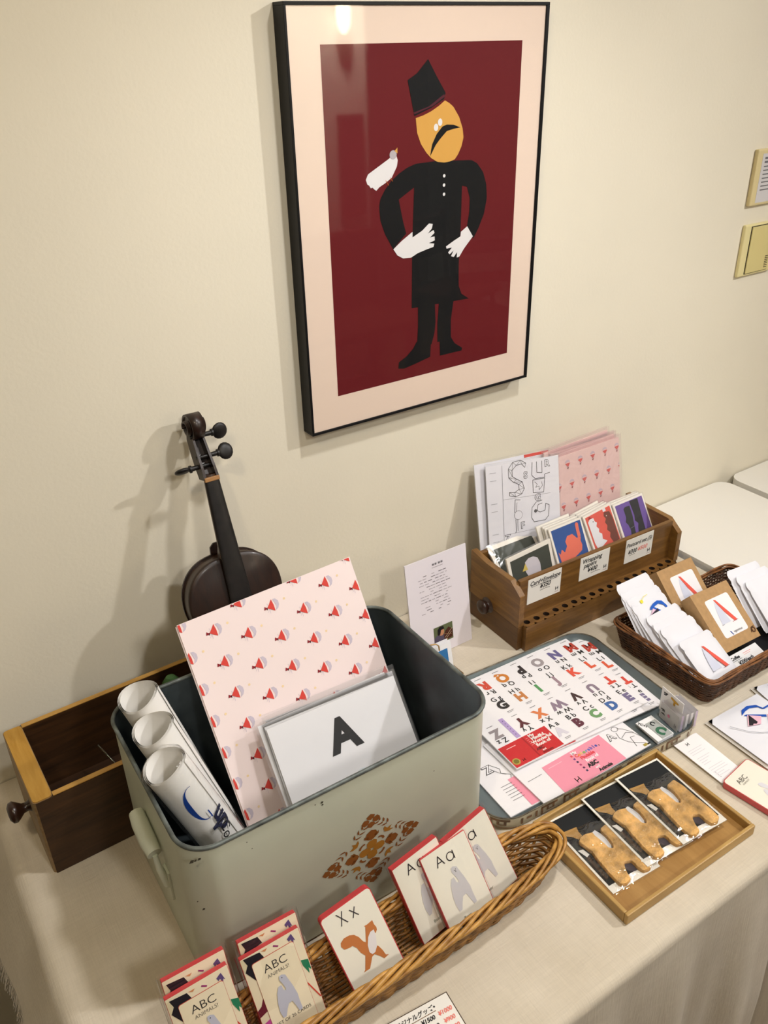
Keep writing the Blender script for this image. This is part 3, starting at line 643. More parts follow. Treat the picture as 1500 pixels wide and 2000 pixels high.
labs = [(.031, .0845, .082, .055, [('Card+Envelope', .0415, .044, .0135), ('¥350', .042, .031, .0145)], 'white price label handwritten for cards with envelope'),
        (.1615, .089, .077, .052, [('Wrapping', .030, .042, .0145), ('papers', .026, .031, .014), ('¥400', .033, .018, .014)], 'white price label handwritten for wrapping papers'),
        (.284, .085, .077, .055, [('Postcard set (5)', .037, .041, .0125), ('¥300', .020, .024, .0135)], 'white price label handwritten for postcard sets')]
for u, v, w_, h_, tx, lb in labs:
    q = MB(front=.0008); q.box(0, w_, -.0008, 0, 0, h_, paper((228, 226, 220)))
    for s_, a, c, z in tx: q.text(s_, a, c, z, ik, 1, bold=.016, shear=.25, sx=.88)
    if 'Card' in tx[0][0]: q.line([(.008, .037), (.074, .038)], .0008, ik)
    q.line([(.03, tx[-1][2]-.0085), (.044, tx[-1][2]-.0075), (.055, tx[-1][2]-.009)] if 'set' not in tx[0][0] else [(.012, .0165), (.028, .017)], .0008, ik)
    if 'set' in tx[0][0]: q.text('¥500', .048, .024, .0130, pk_, 1, shear=.25, bold=.012)
    hmark(q, w_-.012, .008, .008, ik); q.rect(w_-.014, .004, w_-.004, .0055, ink((190, 170, 168)))
    o = q.build('price_label', t, mw=None); o.location = (u, .0157, v); o['label'] = lb
# --- things standing in the rack
def card(name, P, w_, h_, col, label, cat, grp, draw=None, th=.0035, sleeve=True, dx=0, dy=0, dz=0):
    M_ = pose(*P) @ Matrix.Translation((dx, dy, dz))
    t = thing(name, label, cat, M_, grp)
    q = MB(); q.box(0, w_, 0, th, 0, h_, paper(col))
    if draw: draw(q)
    q.build('cards', t)
    if sleeve:
        q = MB(); q.box(-.002, w_+.002, -.0016, th+.0006, 0, h_+.003, clear('sleeve_film')); q.build('sleeve', t)
    return t
cream = (238, 232, 222)
def d_green(q): q.rect(.006, .006, .1055, .140, ink((50, 56, 44)), 1)
def d_green2(q):
    d_green(q); q.art(mm([(40, 122), (50, 127), (62, 126), (72, 120), (76, 108), (75, 92), (60, 84), (44, 90), (38, 104)]), ink((205, 200, 208)), 2); q.art(mm([(30, 107), (40, 120), (44, 106)]), yel_ := ink((214, 190, 90)), 3)
def d_blue(q):
    q.rect(.004, .014, .083, .143, ink((26, 76, 148)), 1); o = ink((226, 112, 88))
    q.art(mm([(8, 98), (12, 92), (18, 101), (24, 93), (33, 103), (32, 113), (40, 122), (54, 122), (62, 112), (70, 106), (72, 94), (68, 84), (30, 70), (10, 72)]), o, 2)
    q.line(mm([(66, 104), (70, 112), (70, 124), (71, 136)]), .008, o, 2.5); q.disc(.0712, .1365, .0042, o, 2.7)
def d_red(q):
    q.rect(.004, .014, .082, .143, ink((218, 88, 72)), 1)
    q.art(mm([(8, 132), (14, 136), (26, 136), (27, 128), (32, 124), (27, 117), (32, 110), (29, 104), (36, 98), (33, 88), (44, 80), (12, 70), (8, 88)]), ink((226, 226, 230)), 2)
    q.art(mm([(56, 129), (60, 136), (76, 133), (80, 118), (79, 70), (60, 70), (55, 84), (60, 92), (53, 100), (58, 108), (54, 116), (60, 122)]), ink((112, 56, 40)), 2); q.rect(.058, .137, .067, .143, ink((226, 226, 230)), 3); q.art(mm([(10, 137), (15, 142), (22, 137)]), ink((150, 40, 40)), 3)
    q.disc(.022, .129, .0012, ink(BLACK), 3); q.disc(.064, .127, .0012, ink((230, 225, 220)), 3)
def d_pur(q):
    q.rect(.004, .014, .085, .143, ink((106, 78, 156)), 1); b1 = ink((24, 24, 30)); b2 = ink((34, 36, 38))
    q.art(mm([(24, 131), (30, 134), (43, 133), (43, 112), (36, 70), (22, 70), (26, 84), (24, 96), (19, 104), (24, 112)]), b2, 2)
    q.art(mm([(46, 142), (71, 141), (68, 106), (66, 70), (44, 70), (48, 84), (52, 92), (45, 100), (48, 110)]), b1, 2); q.line(mm([(24, 88), (42, 90)]), .0008, ink((120, 110, 130)), 3)
card('postcard', (.9333, -.176, .7725, -.7, 46.0, -.16), .1165, .134, cream, 'dark green postcard at the left end, furthest back of the two green ones', 'postcard', 'cards in the wooden rack', lambda q: q.rect(.008, .006, .1095, .125, ink((50, 56, 44)), 1))
G2 = (.9204, -.193, .7725, 1.53, 17.5, 1.91)
card('postcard', G2, .1143, .1178, cream, 'dark green postcard with a white bird, front left in the wooden rack', 'postcard', 'cards in the wooden rack', lambda q: (q.rect(.007, .006, .1073, .1100, ink((50, 56, 44)), 1), q.art(mm([(40, 122), (50, 127), (62, 126), (72, 120), (76, 108), (75, 92), (60, 84), (44, 90), (38, 104)], .00102, 1, -28), ink((205, 200, 208)), 2), q.art(mm([(30, 107), (40, 120), (44, 106)], .00102, 1, -28), ink((214, 190, 90)), 3)))
HS = .137
def stack(P, w_, col, names, draw, n, front_label, behind_label):
    M0 = pose(*P)
    for i in range(n+1):
        M_ = M0 @ Matrix.Translation((-.0035*i*(1 if i % 2 else .6), .0062*i, .0035*i)) @ Matrix.Rotation(R(.8*((i % 3)-1)) if i else 0, 4, 'Y')
        t = thing('postcard', front_label if i == 0 else behind_label, 'postcard', M_, 'cards in the wooden rack' if i == 0 else names)
        q = MB(); q.box(0, w_, 0, .0035, 0, HS, paper(cream))
        if i == 0: q.M = Matrix.Diagonal((1.0, 1, 1.0, 1)) @ Matrix.Translation((.0008, 0, -.0105)); draw(q); q.M = None
        elif col: q.rect(.004, .004, w_-.004, HS-.005, ink(col), 1)
        q.build('cards', t)
        q = MB(); q.box(-.0015, w_+.0015, -.0014, .0042, 0, HS+.002, clear('sleeve_film')); q.build('sleeve', t)
stack((1.0443, -.1975, .7725, .165, 27.94, .1), .0882, None, 'blank packs behind the blue postcard', d_blue, 3, 'blue postcard with an orange long-necked animal', 'cream edged postcard pack tucked behind the blue postcard')
stack((1.1454, -.201, .7725, 5.25, 29.4, 1.14), .0872, None, 'blank packs behind the red postcard', d_red, 3, 'red postcard with a white and a brown face in profile', 'cream edged postcard pack tucked behind the red postcard')
stack((1.2275, -.203, .7725, .5, 31.8, .27), .0895, (120, 92, 170), 'purple packs behind the front purple postcard', d_pur, 2, 'purple postcard with black block figures, right end of the rack', 'purple edged postcard pack behind the front purple one')
ol = ink((104, 102, 106)); olk = ink((70, 68, 72))
def d_color(q):
    W_ = .1495
    q.line([(.036, .275), (.033, .10)], .0009, ink((150, 150, 158)), 1)
    S_ = [(87, 264), (80, 272), (68, 271), (58, 262), (58, 250), (68, 243), (80, 236), (84, 222), (78, 212), (64, 208), (50, 212), (50, 219), (62, 217), (72, 222), (72, 232), (60, 238), (50, 248), (50, 266), (60, 278), (78, 280), (90, 272)]
    q.line(mm(S_), .0011, olk, 1); zz = [p for pr_ in zip(S_[:10], S_[::-1][:10]) for p in pr_]; q.line(mm(zz), .0007, ol, 1)
    for a, b_ in ((95, 131), (95, 131)): pass
    q.line(mm([(104, 272), (102, 246), (110, 238), (132, 238), (132, 244), (144, 246)]), .0011, olk); q.line(mm([(114, 272), (114, 250), (126, 248), (126, 272)]), .0011, olk)
    q.line(mm([(104, 236), (104, 210), (128, 208), (132, 236), (104, 236)]), .0011, olk); q.line(mm([(108, 232), (114, 226), (110, 220), (118, 222), (118, 214), (126, 222), (124, 230)]), .0009, ol)
    q.line(mm([(74, 200), (62, 202), (60, 176)]), .0011, olk); q.line(mm([(66, 196), (64, 176)]), .0009, ol); q.disc(.068, .170, .0095, ol, 1); q.disc(.068, .170, .0088, paper((226, 225, 232)), 2); q.line(mm([(62, 162), (62, 138), (60, 134)]), .0011, olk); q.line(mm([(66, 162), (66, 138)]), .0009, ol)
    G_ = [(124, 192), (110, 190), (100, 180), (98, 160), (104, 150), (130, 150), (138, 158), (140, 180), (132, 184), (130, 170), (118, 168), (112, 172), (114, 184), (124, 186)]
    q.line(mm(G_), .0011, olk); q.disc(.108, .172, .0035, olk, 1)
    q.line(mm([(34, 206), (144, 204)]), .0004, ol); q.line(mm([(34, 134), (144, 136)]), .0004, ol)
    for s_, a, b_ in (('S', 88, 248), ('R', 138, 265), ('G', 114, 199), ('F', 77, 147), ('Z', 42, 126)): q.text(s_, a*.001, b_*.001, .019, olk, 1.5, bold=.05); q.text(s_, a*.001, b_*.001, .019, paper((226, 225, 232)), 2.5, bold=.005)
    for i in range(12): q.rect(.008, .262-.0155*i, .008+(.014 if i % 4 < 2 else .0), .2632-.0155*i, ink((170, 170, 178)), 1)
for i, (P, lb) in enumerate([((.9363, -.1031, .7364, -10.5, 15.4, -2.9), 'black outline animal alphabet colouring sheet, front one in the wooden rack'), ((.9253, -.0920, .7380, -5.5, 15.2, -2.7), 'white colouring sheet behind the front one, showing its left edge and red corner')]):
    t = thing('colouring_sheet', lb, 'colouring sheet', pose(*P), 'large sheets in the wooden rack')
    w_, h_ = ((.165, .2878), (.178, .289))[i]
    q = MB(); q.box(0, w_, 0, .0016, 0, h_, paper((226, 225, 232)))
    if i == 0: q.M = Matrix.Translation((0, 0, .01)); d_color(q); q.M = None
    else: q.rect(.118, h_-.006, w_, h_, ink((214, 76, 62)), 1)
    q.build('sheet', t); q = MB(); q.box(-.002, w_+.002, -.001, .0022, 0, h_+.004, clear('sleeve_film')); q.build('sleeve', t)
pkb = (234, 210, 204)
PB = (1.1193, -.1119, .7344, 1.67, 10.96, -1.25)
for i in range(4):
    M_ = pose(*PB) @ Matrix.Translation((-.004*i, .0045*i, .0045*i)) @ Matrix.Rotation(R((0, -1, .6, -1.6)[i]), 4, 'Y')
    t = thing('wrapping_paper_pack', ['folded pink wrapping paper in a clear bag, front pack in the rack', 'pink wrapping paper pack directly behind the front one', 'third pink wrapping paper pack from the front', 'rearmost pink wrapping paper pack, next to the wall'][i], 'wrapping paper', M_, 'pink paper packs in the wooden rack')
    q = MB(); q.box(0, .1855, 0, .0032, 0, .268, paper(pkb))
    for a in range(-1, 6):
        for c in range(-1, 7):
            u = .0325+a*.0365+(.0098*(c)); v = .250-c*.0435
            uu = .032+a*.0367+(c % 4)*.010-(.0367 if c % 4 > 2 else 0); motif(q, uu, v, .85, 86, (.001, .001, .1845, .267))
    q.build('paper', t)
    q = MB(); rows = []
    for v in [0, .05, .1, .15, .2, .25, .276]: rows.append([(-.004+.194*k/14, -.0012-.0012*abs(sin(k*1.7+v*60)), v) for k in range(15)])
    q.loft(rows, clear('bag_pink', .06, (252, 244, 244), bscale=22, bump=.8, haze=.10, rough=.1), closed=False); q.loft([[(u, .0042, v) for u in (-.004, .190)] for v in (0, .276)], clear('bag_pink'), closed=False); q.build('bag', t)

# ================================================================ ZINC TRAY WITH KEY PATTERN
TRM = pose(.584, -.5320, T, -3.97)
t = thing('metal_tray', 'shallow zinc tray with rounded corners and a brown key pattern outside', 'tray', TRM)
W_, D_, H_ = .421, .2987, .0245
zt_ = mat('zinc_tray', (118, 130, 134), .42, metal=.5, var=.16, vscale=7)
cr_ = mat('tray_cream', (206, 200, 178), .5, var=.05, vscale=40)
def tg(e, z): return [(x, y, z) for x, y in rr(W_-2*e, D_-2*e, .044-e, 9, e, e)]
q = MB(); q.loft([tg(.006, 0), tg(.001, .003), tg(0, H_-.001)], cr_); q.loft([tg(.0012, H_-.001), tg(.004, H_-.008), tg(.013, .0045), tg(.02, .003)], zt_); q.add(tg(.02, .003), [tuple(range(len(tg(.02, .003))))], zt_)
per = rr(W_+.0006, D_+.0006, .0443, 24, -.0003, -.0003); per = per[0:] ; S = [0]
for i in range(len(per)): S.append(S[-1]+sqrt((per[(i+1) % len(per)][0]-per[i][0])**2+(per[(i+1) % len(per)][1]-per[i][1])**2))
TOT = S[-1]
def pp(s):
    s %= TOT
    for i in range(len(per)):
        if S[i+1] >= s:
            k = (s-S[i])/((S[i+1]-S[i]) or 1); a, c = per[i], per[(i+1) % len(per)]; return a[0]+(c[0]-a[0])*k, a[1]+(c[1]-a[1])*k
kb_ = mat('key_brown', (112, 84, 58), .5, var=.25, vscale=60)
def band(s0, s1, z0, z1, m):
    n = max(1, int((s1-s0)/.003)); r0 = []; r1 = []
    for i in range(n+1):
        x, y = pp(s0+(s1-s0)*i/n); r0.append((x, y, z0)); r1.append((x, y, z1))
    q.loft([r0, r1], m, closed=False, smooth=False)
nk = 32; u_ = TOT/nk; g_ = u_/8; zz0 = .0035; hz = .0025
KEY = [(0, 6, 5, 7), (0, 1, 0, 7), (4, 5, 2, 7), (2, 5, 2, 3), (0, 8, 0, 1), (2, 3, 2, 5), (6, 7, 2, 7)]
for i in range(nk):
    for a, c, d, e in KEY[:-1] if i % 3 else [(1, 2, 1, 6), (3, 5, 3, 5), (6, 7, 1, 6), (0, 8, 0, .6)]: band(i*u_+(a+.12)*g_, i*u_+(c-.12)*g_, zz0+(d+.12)*hz, zz0+(e-.12)*hz, kb_)
q.build('body', t)
q = MB(); q.tube(tg(.0004, H_-.001), .0013, mat('tray_rim', (96, 90, 78), .5, metal=.4, var=.4, vscale=50), 6, closed=True); q.build('rim', t)

# ---------------------------------------------------------------- printed sheets lying in the tray
def flat(name, x, y, z, yaw, label, cat, grp): return thing(name, label, cat, pose(x, y, z, yaw), grp)
cols = dict(R=(206, 74, 56), Q=(206, 130, 60), P=(52, 46, 48), O=(160, 152, 156), N=(104, 98, 146), M=(178, 60, 46), G=(48, 44, 46), H=(196, 128, 74), I=(84, 152, 92), J=(160, 134, 146), K=(224, 82, 62), L=(220, 88, 56), Z=(150, 142, 146), Y=(92, 38, 48), X=(218, 126, 76), W=(142, 124, 144), V=(66, 44, 48), U=(140, 124, 142), T=(216, 72, 58), A=(214, 210, 222), B=(96, 44, 62), C=(110, 156, 104), D=(62, 102, 166), E=(118, 108, 146))
def alphabet(q, W_=.286):
    for i, c in enumerate('RQPONM'):
        u = .0755+i*.0402-.0008*(i % 2)
        q.text(c, u, .183, .028, ink(cols[c]), 1, rot=180, bold=.06); q.text(c+' '+c.lower(), u-.001, .163, .0145, ik, 1, rot=180, bold=.015); q.rect(u-.008, .2015, u+.006, .2026, ol)
    for i, c in enumerate('GHIJKL'):
        u = .0715+i*.040; q.text(c+' '+c.lower(), u, .1445, .0145, ik, 1, bold=.015); q.text(c, u, .126, .026, ink(cols[c]), 1, bold=.06); q.rect(u-.004, .1085, u+.010, .1095, ol); q.rect(u-.004, .1060, u+.007, .1068, ol)
    for i, c in enumerate('ZYXWVUT'):
        u = (.020 if i == 0 else .072+(i-1)*.0396); q.text(c, u, .078, .026, ink(cols[c]), 1, rot=180, bold=.06); q.text(c+' '+c.lower(), u-.001, .0595, .0145, ik, 1, rot=180, bold=.015); q.rect(u-.006, .0955, u+.006, .0965, ol)
    q.rect(.042, .052, .051, .102, ink((180, 158, 208)), 1)
    for k in range(6): q.disc(.0465, .060+k*.007, .001, ink((90, 70, 130)), 2, 6)
    for i, c in enumerate('ABCDE'):
        u = .1125+i*.0385; q.text(c+' '+c.lower(), u, .0435, .0145, ik, 1, bold=.015); q.text(c, u, .0255, .025, ink(cols[c]), 1, bold=.07); q.rect(u-.004, .010, u+.008, .011, ol); q.rect(u-.004, .0075, u+.006, .0083, ol)
    rc = ink((200, 36, 44)); q.art(mm([(1, 1), (98, 1), (98, 50), (1, 49)]), rc, 1); q.rect(.048, .002, .0505, .049, ink((170, 26, 36)), 2)
    for i, s_ in enumerate(['My', 'Mindful,', 'Wonderful', 'Book of']): q.text(s_, .062+len(s_)*.0015, .0445-i*.0075, .0088, ink((240, 236, 232)), 2, bold=.04)
    q.text('ABC', .060, .0145, .0075, ink((90, 16, 24)), 2, bold=.04); q.text('and', .064, .0092, .005, ink((240, 236, 232)), 2, bold=.03); q.text('Animals', .068, .0045, .0065, ink((120, 16, 24)), 2, bold=.03)
    for i in range(5): q.rect(.0525, .042-i*.004, .0565, .0428-i*.004, ink((236, 160, 160)), 2)
    q.disc(.009, .012, .0068, mat('sticker_gold', (196, 176, 84), .35, metal=.5), 2); q.disc(.009, .012, .0045, ink((120, 110, 40)), 3); hmark(q, .020, .006, .006, ink((240, 236, 232))); q.rect(.012, .040, .030, .0412, ink((240, 200, 200)), 2)
def flat_pack(name, x, y, z, yaw, w_, h_, label, cat, grp, draw, col=(238, 236, 240), th=.0022, slv=True, lift=0):
    t = flat(name, x, y, z, yaw, label, cat, grp)
    if lift: t.matrix_world = pose(x, y, z, yaw) @ Matrix.Rotation(R(lift), 4, 'X')
    q = MB(flat=True, front=th); q.box(0, w_, 0, h_, 0, th, paper(col)); draw(q); q.build('sheet', t)
    if slv:
        q = MB(); rows = []
        for j in range(9): rows.append([(-.004+(w_+.008)*k/16, -.004+(h_+.008)*j/8, th+.0012+.0006*sin(k*1.3+j*2.1)) for k in range(17)])
        q.loft(rows, clear('pack_film', .04, bscale=12, bump=.5, rough=.1), closed=False); q.build('sleeve', t)
    return t
pkq = (236, 150, 172)
flat_pack('alphabet_sheet', .709, -.4560, T+.0115, -6.0, .286, .2095, 'second coloured animal alphabet sheet, its right edge showing under the top one', 'alphabet sheet', 'printed sheets in the zinc tray', alphabet)
flat_pack('alphabet_sheet', .6852, -.4581, T+.0155, -2.6, .287, .2095, 'top coloured animal alphabet sheet with red title block at its corner', 'alphabet sheet', 'printed sheets in the zinc tray', alphabet)
def d_pink(q, part=0):
    q.art([(.040, .0005), (.170, .0005), (.171, .0625), (.045, .0605)], ink(pkq), 1); wt = ink((244, 238, 240))
    q.text('My', .108, .0555, .0085, wt, 2, bold=.04)
    for s_, c, u in zip('Colorable,', [(232, 90, 80), (236, 150, 60), (240, 220, 90), (120, 180, 90), (90, 160, 200), (90, 110, 200), (120, 90, 180), (80, 90, 180), (80, 90, 180), (60, 60, 60)], range(10)): q.text(s_, .108+u*.0052, .048, .0085, ink(c), 2, bold=.05)
    q.text('Findable', .124, .040, .0085, ink((226, 70, 84)), 2, bold=.05); q.text('Book of', .126, .032, .0080, wt, 2, bold=.04)
    q.text('ABC', .118, .022, .0105, ik, 2, bold=.06); q.text('and', .120, .0135, .006, wt, 2, bold=.03); q.text('Animals', .130, .006, .0085, ik, 2, bold=.05)
    for i in range(6): q.rect(.0985, .050-i*.007, .102, .0535-i*.007, ink([(226, 70, 84), (120, 60, 130), (60, 50, 90), (180, 60, 110), (90, 40, 80), (60, 50, 90)][i]), 2)
    hmark(q, .072, .006, .010, wt); q.rect(.052, .052, .080, .0532, ink((246, 190, 205)), 2); q.rect(.008, .050, .036, .0508, ol, 1)
    q.text('A', .183, .047, .020, olk, 1.5, bold=.05); q.text('A', .183, .047, .020, paper((238, 236, 240)), 2.5, bold=.0)
    q.line(mm([(198, 50), (194, 38), (200, 24), (212, 14), (222, 8)]), .0009, ol); q.line(mm([(206, 56), (214, 50), (222, 36), (226, 22)]), .0009, ol); q.line(mm([(197, 36), (212, 42), (222, 34)]), .0009, ol); q.line(mm([(204, 10), (210, 30), (218, 28)]), .0009, ol)
    q.line([(.202+.006*cos(a), .057+.005*sin(a)) for a in [2*pi*i/12 for i in range(13)]], .0009, ol); q.rect(.214, .002, .222, .007, mat('sticker_gold', 0)); q.rect(.222, .002, .228, .005, ik)
flat_pack('colouring_sheet', .6225, -.5165, T+.004, -3.0, .225, .190, 'lower left colouring sheet with a big outline Z and pink strip, partly covered', 'colouring sheet', 'printed sheets in the zinc tray',
    lambda q: (q.art([(.041, .001), (.19, .001), (.19, .062), (.041, .06)], ink(pkq), 1), q.text('Z', .026, .093, .022, olk, 1.5, rot=180, bold=.05), q.text('Z', .026, .093, .022, paper((238, 236, 240)), 2.5, rot=180), q.line(mm([(34, 100), (44, 84), (40, 76), (52, 66), (48, 60)]), .0009, ol), q.line(mm([(30, 92), (38, 78), (46, 70)]), .0009, ol), [q.rect(.022, .052-.006*i, .044, .0528-.006*i, ol) for i in range(6)]))
flat_pack('colouring_sheet', .6780, -.5330, T+.0075, -1.0, .226, .150, 'colouring sheet with a pink title panel and an outline letter A, along the tray front', 'colouring sheet', 'printed sheets in the zinc tray', d_pink)
# accordion booklets in the tray corner
def accordion(name, M_, w_, h_, n, step, label, draw, lean=0):
    t = thing(name, label, 'booklet', M_, 'small folding booklets in the zinc tray'); q = MB(); pw = paper((232, 230, 234))
    for i in range(n):
        x0 = i*step; x1 = x0+step*(.85 if i % 2 else .75); a = .0012*sin(i*2.3)
        q.add([(x0, 0, 0), (x0+a, w_, 0), (x0+a, w_, h_), (x0, 0, h_)], [(0, 1, 2, 3)], pw)
        yk = 0 if i % 2 else w_
        if i < n-1: q.add([(x0, yk, 0), (x0+step, yk, 0), (x0+step, yk, h_), (x0, yk, h_)], [(0, 1, 2, 3)], ink((206, 192, 214)) if i % 3 == 1 else pw)
        if 1 < i: q.rect
    draw(q); q.build('folded_pages', t); return t
def d_F(q):
    q.add([(-.0004, y, z) for y, z in ((.001, .001), (.044, .001), (.044, .033), (.001, .033))], [(0, 1, 2, 3)], ink((196, 194, 196)))
    q.proj = lambda u, v, e: (-.0005-e, .045-u, v)
    q.text('F f', .0075, .017, .011, ik, 2, rot=-78, bold=.03); q.disc(.022, .018, .003, ink((206, 120, 150)), 2, 10); q.rect(.037, .006, .038, .014, ol, 2); q.rect(.040, .006, .041, .012, ol, 2); q.rect(.014, .0015, .026, .0025, ink((170, 140, 170)), 2)
accordion('folding_booklet', pose(.963, -.541, T+.005, -10), .045, .034, 9, .0048, 'tiny fan-folded booklet standing upright in the zinc tray corner, grey front page', d_F)
t = thing('booklet_card', 'tiny white card with a mustard shape standing behind the fan-folded booklet front', 'booklet', pose(.975, -.536, T+.008, -8), 'small folding booklets in the zinc tray')
q = MB(); q.box(0, .0008, 0, .050, 0, .049, paper((240, 239, 240))); q.proj = lambda u, v, e: (-.0002-e, .05-u, v)
q.text('h', .010, .040, .012, ik, 1, rot=-80, bold=.04); q.art(mm([(22, 44), (40, 41), (40, 38), (33, 37), (33, 31), (29, 31), (29, 38), (22, 40)]), ink((196, 152, 60)), 1); q.build('card', t)
t = thing('folding_booklet', 'tiny folded booklet lying flat with a green C page, left of the upright one', 'booklet', pose(.916, -.541, T+.006, -3), 'small folding booklets in the zinc tray')
q = MB(flat=True, front=.0062); 
for i in range(4):
    z0 = .0016*i; q.add([(0, 0, z0), (.036, 0, z0+.0012*(i % 2)), (.036, .050, z0+.001), (0, .050, z0+.004*(1-i/4))], [(0, 1, 2, 3)], paper((236, 236, 238)))
q.add([(0, 0, .0056), (.036, 0, .0056), (.036, .050, .0060), (0, .050, .0060)], [(0, 1, 2, 3)], paper((236, 236, 238)))
q.rect(.011, .001, .034, .040, ink((168, 172, 170)), 1); q.text('C', .0215, .034, .012, ik, 2, rot=-60, bold=.04); q.text('C', .021, .015, .022, ink((62, 108, 84)), 2, rot=-60, bold=.08); q.text('TC+1', .006, .040, .007, ik, 2, rot=-60, bold=.03)
q.build('folded_pages', t)
# ================================================================ DARK RATTAN BASKET WITH COFFEE BAGS
def cane(name, a, c, rough=.45):
    if name in MC: return MC[name]
    m = mat(name, a, rough, spec=.5); N = m.node_tree.nodes; L = m.node_tree.links; b = N['Principled BSDF']
    tc = N.new('ShaderNodeTexCoord'); n = N.new('ShaderNodeTexNoise'); n.inputs['Scale'].default_value = 55; n.inputs['Detail'].default_value = 4; L.new(tc.outputs['Object'], n.inputs['Vector'])
    cr = N.new('ShaderNodeValToRGB'); cr.color_ramp.elements[0].position = .32; cr.color_ramp.elements[1].position = .68
    cr.color_ramp.elements[0].color = srgb(a); cr.color_ramp.elements[1].color = srgb(c); L.new(n.outputs[0], cr.inputs[0]); L.new(cr.outputs[0], b.inputs['Base Color'])
    bp = N.new('ShaderNodeBump'); bp.inputs['Strength'].default_value = .4; bp.inputs['Distance'].default_value = .001; L.new(n.outputs[0], bp.inputs['Height']); L.new(bp.outputs[0], b.inputs['Normal'])
    return m
def resample(poly, n):
    P = [Vector(p) for p in poly]; S = [0]
    for i in range(len(P)): S.append(S[-1]+(P[(i+1) % len(P)]-P[i]).length)
    out = []; j = 0
    for i in range(n):
        s = S[-1]*i/n
        while S[j+1] < s: j += 1
        k = (s-S[j])/((S[j+1]-S[j]) or 1); a, c = P[j], P[(j+1) % len(P)]; out.append(a+(c-a)*k)
    return out, S[-1]
def weave(q, outline, h0, h1, rows, r, nst, amp, m, ms, rs, sub=4):
    """outline(h)->2-D polygon at height fraction; weavers wind in and out round upright stakes"""
    n = nst*sub
    for k in range(rows):
        f = k/(rows-1); pts, _ = resample(outline(f), n); z = h0+(h1-h0)*f; path = []
        for i, p in enumerate(pts):
            tn = (pts[(i+1) % n]-pts[i-1]).normalized(); nm = Vector((tn.y, -tn.x)); a = amp*sin(pi*i/sub+pi*(k % 2)+pi/2)
            path.append((p.x+nm.x*a, p.y+nm.y*a, z+.0004*sin(i*.7+k*2)))
        q.tube(path, r, m, 5, closed=True)
    lo, _ = resample(outline(0), nst); hi, _ = resample(outline(1), nst)
    for a, c in zip(lo, hi): q.tube([(a.x, a.y, h0-.001), ((a.x+c.x)/2, (a.y+c.y)/2, (h0+h1)/2), (c.x, c.y, h1+.002)], rs, ms, 5)
BM = pose(1.0509, -.5322, T, -.34)
t = thing('rattan_basket', 'dark brown rectangular rattan basket holding coffee bags and kraft boxes', 'basket', BM)
dc = cane('cane_dark', (48, 26, 12), (96, 58, 30)); dc2 = cane('cane_rim', (84, 50, 24), (146, 96, 52))
BW, BD, BH = .3385, .2217, .0592
def bo(f):
    e = .011*(1-f); return [(x, y) for x, y in rr(BW-2*e, BD-2*e, .016, 4, e, e)]
q = MB(); weave(q, bo, .004, BH-.006, 17, .0016, 62, .0013, dc, dc, .0014); q.build('woven_wall', t)
q = MB()
for k, (dz, e) in enumerate(((0, -.001), (-.0035, -.0035), (-.002, .0028), (.0028, .0))):
    P, _ = resample([(x, y) for x, y in rr(BW-2*e, BD-2*e, .017, 5, e, e)], 160)
    q.tube([(p.x, p.y, BH+dz+.0012*sin(i*.55+k*1.6)) for i, p in enumerate(P)], .0021, dc2, 6, closed=True)
q.build('rim', t)
q = MB(); q.prism(rr(BW-.024, BD-.024, .014, 4, .012, .012), .001, .004, dc)
for i in range(24): q.tube([(.014, .016+i*.0083, .0046), (BW-.014, .016+i*.0083, .0046)], .0012, dc, 5)
q.build('woven_base', t)
q = MB(); q.prism(rr(BW-.036, BD-.036, .012, 4, .018, .018), .0065, .009, mat('liner_black', (26, 26, 30), .35)); q.build('liner', t)
bagm = mat('bag_white', (228, 229, 237), .55, spec=.35, bump=.15, bscale=25)
def bag(M_, w_, h_, label, grp, art=None, th=.009, seed=0, mm_=bagm):
    t = thing('coffee_bag', label, 'coffee bag', M_, grp)
    q = MB(); nx, ny = 14, 18
    def f(u, v, s_):
        eu = min(u, 1-u)/.16; ev = min(v, 1-v)/.16; k = (min(1, eu)**.7)*(min(1, ev)**.7) if u > 0 and v > 0 and eu > 0 and ev > 0 else 0
        wob = .0006*sin(u*11+seed)*sin(v*13+seed*2)*k
        nt = .0022 if (.80 < v < .86) and (u < .02 or u > .98) else 0
        x = u*w_+(nt if u < .5 else -nt)
        if v > .93: x = w_/2+(x-w_/2)*(1-.10*((v-.93)/.07)**2)
        if v < .05: x = w_/2+(x-w_/2)*(1-.05*((.05-v)/.05)**2)
        return (x, -s_*th/2*k-wob if s_ > 0 else th/2*k+.0001, v*h_)
    for s_ in (1, -1):
        g = [[f(i/nx, j/ny, s_) for i in range(nx+1)] for j in range(ny+1)]
        q.loft(g, mm_, closed=False)
    if art:
        q.proj = lambda u, v, e: (u, -th/2-.0009-e*2, v)
        art(q)
    q.build('bag', t); return t
def artA(q, u=.036, v=.052, s=1.0):
    P_ = lambda l: [(u+a*.001*s, v+b_*.001*s) for a, b_ in l]
    q.art(P_([(-3, 40), (4, 26), (8, 8), (10, -6), (-14, -6), (-12, 10), (-8, 28)]), ink((208, 212, 230)), 1)
    q.art(P_([(-2, 44), (3, 42), (18, 12), (27, -7), (19, -8), (7, 16)]), ink((226, 92, 78)), 2)
    q.line(P_([(13, -8.4), (29, -7.6)]), .0007, ink((160, 60, 60)), 2); q.line(P_([(-16, -7), (-9, -6.6)]), .0006, ink((120, 120, 130)), 2)
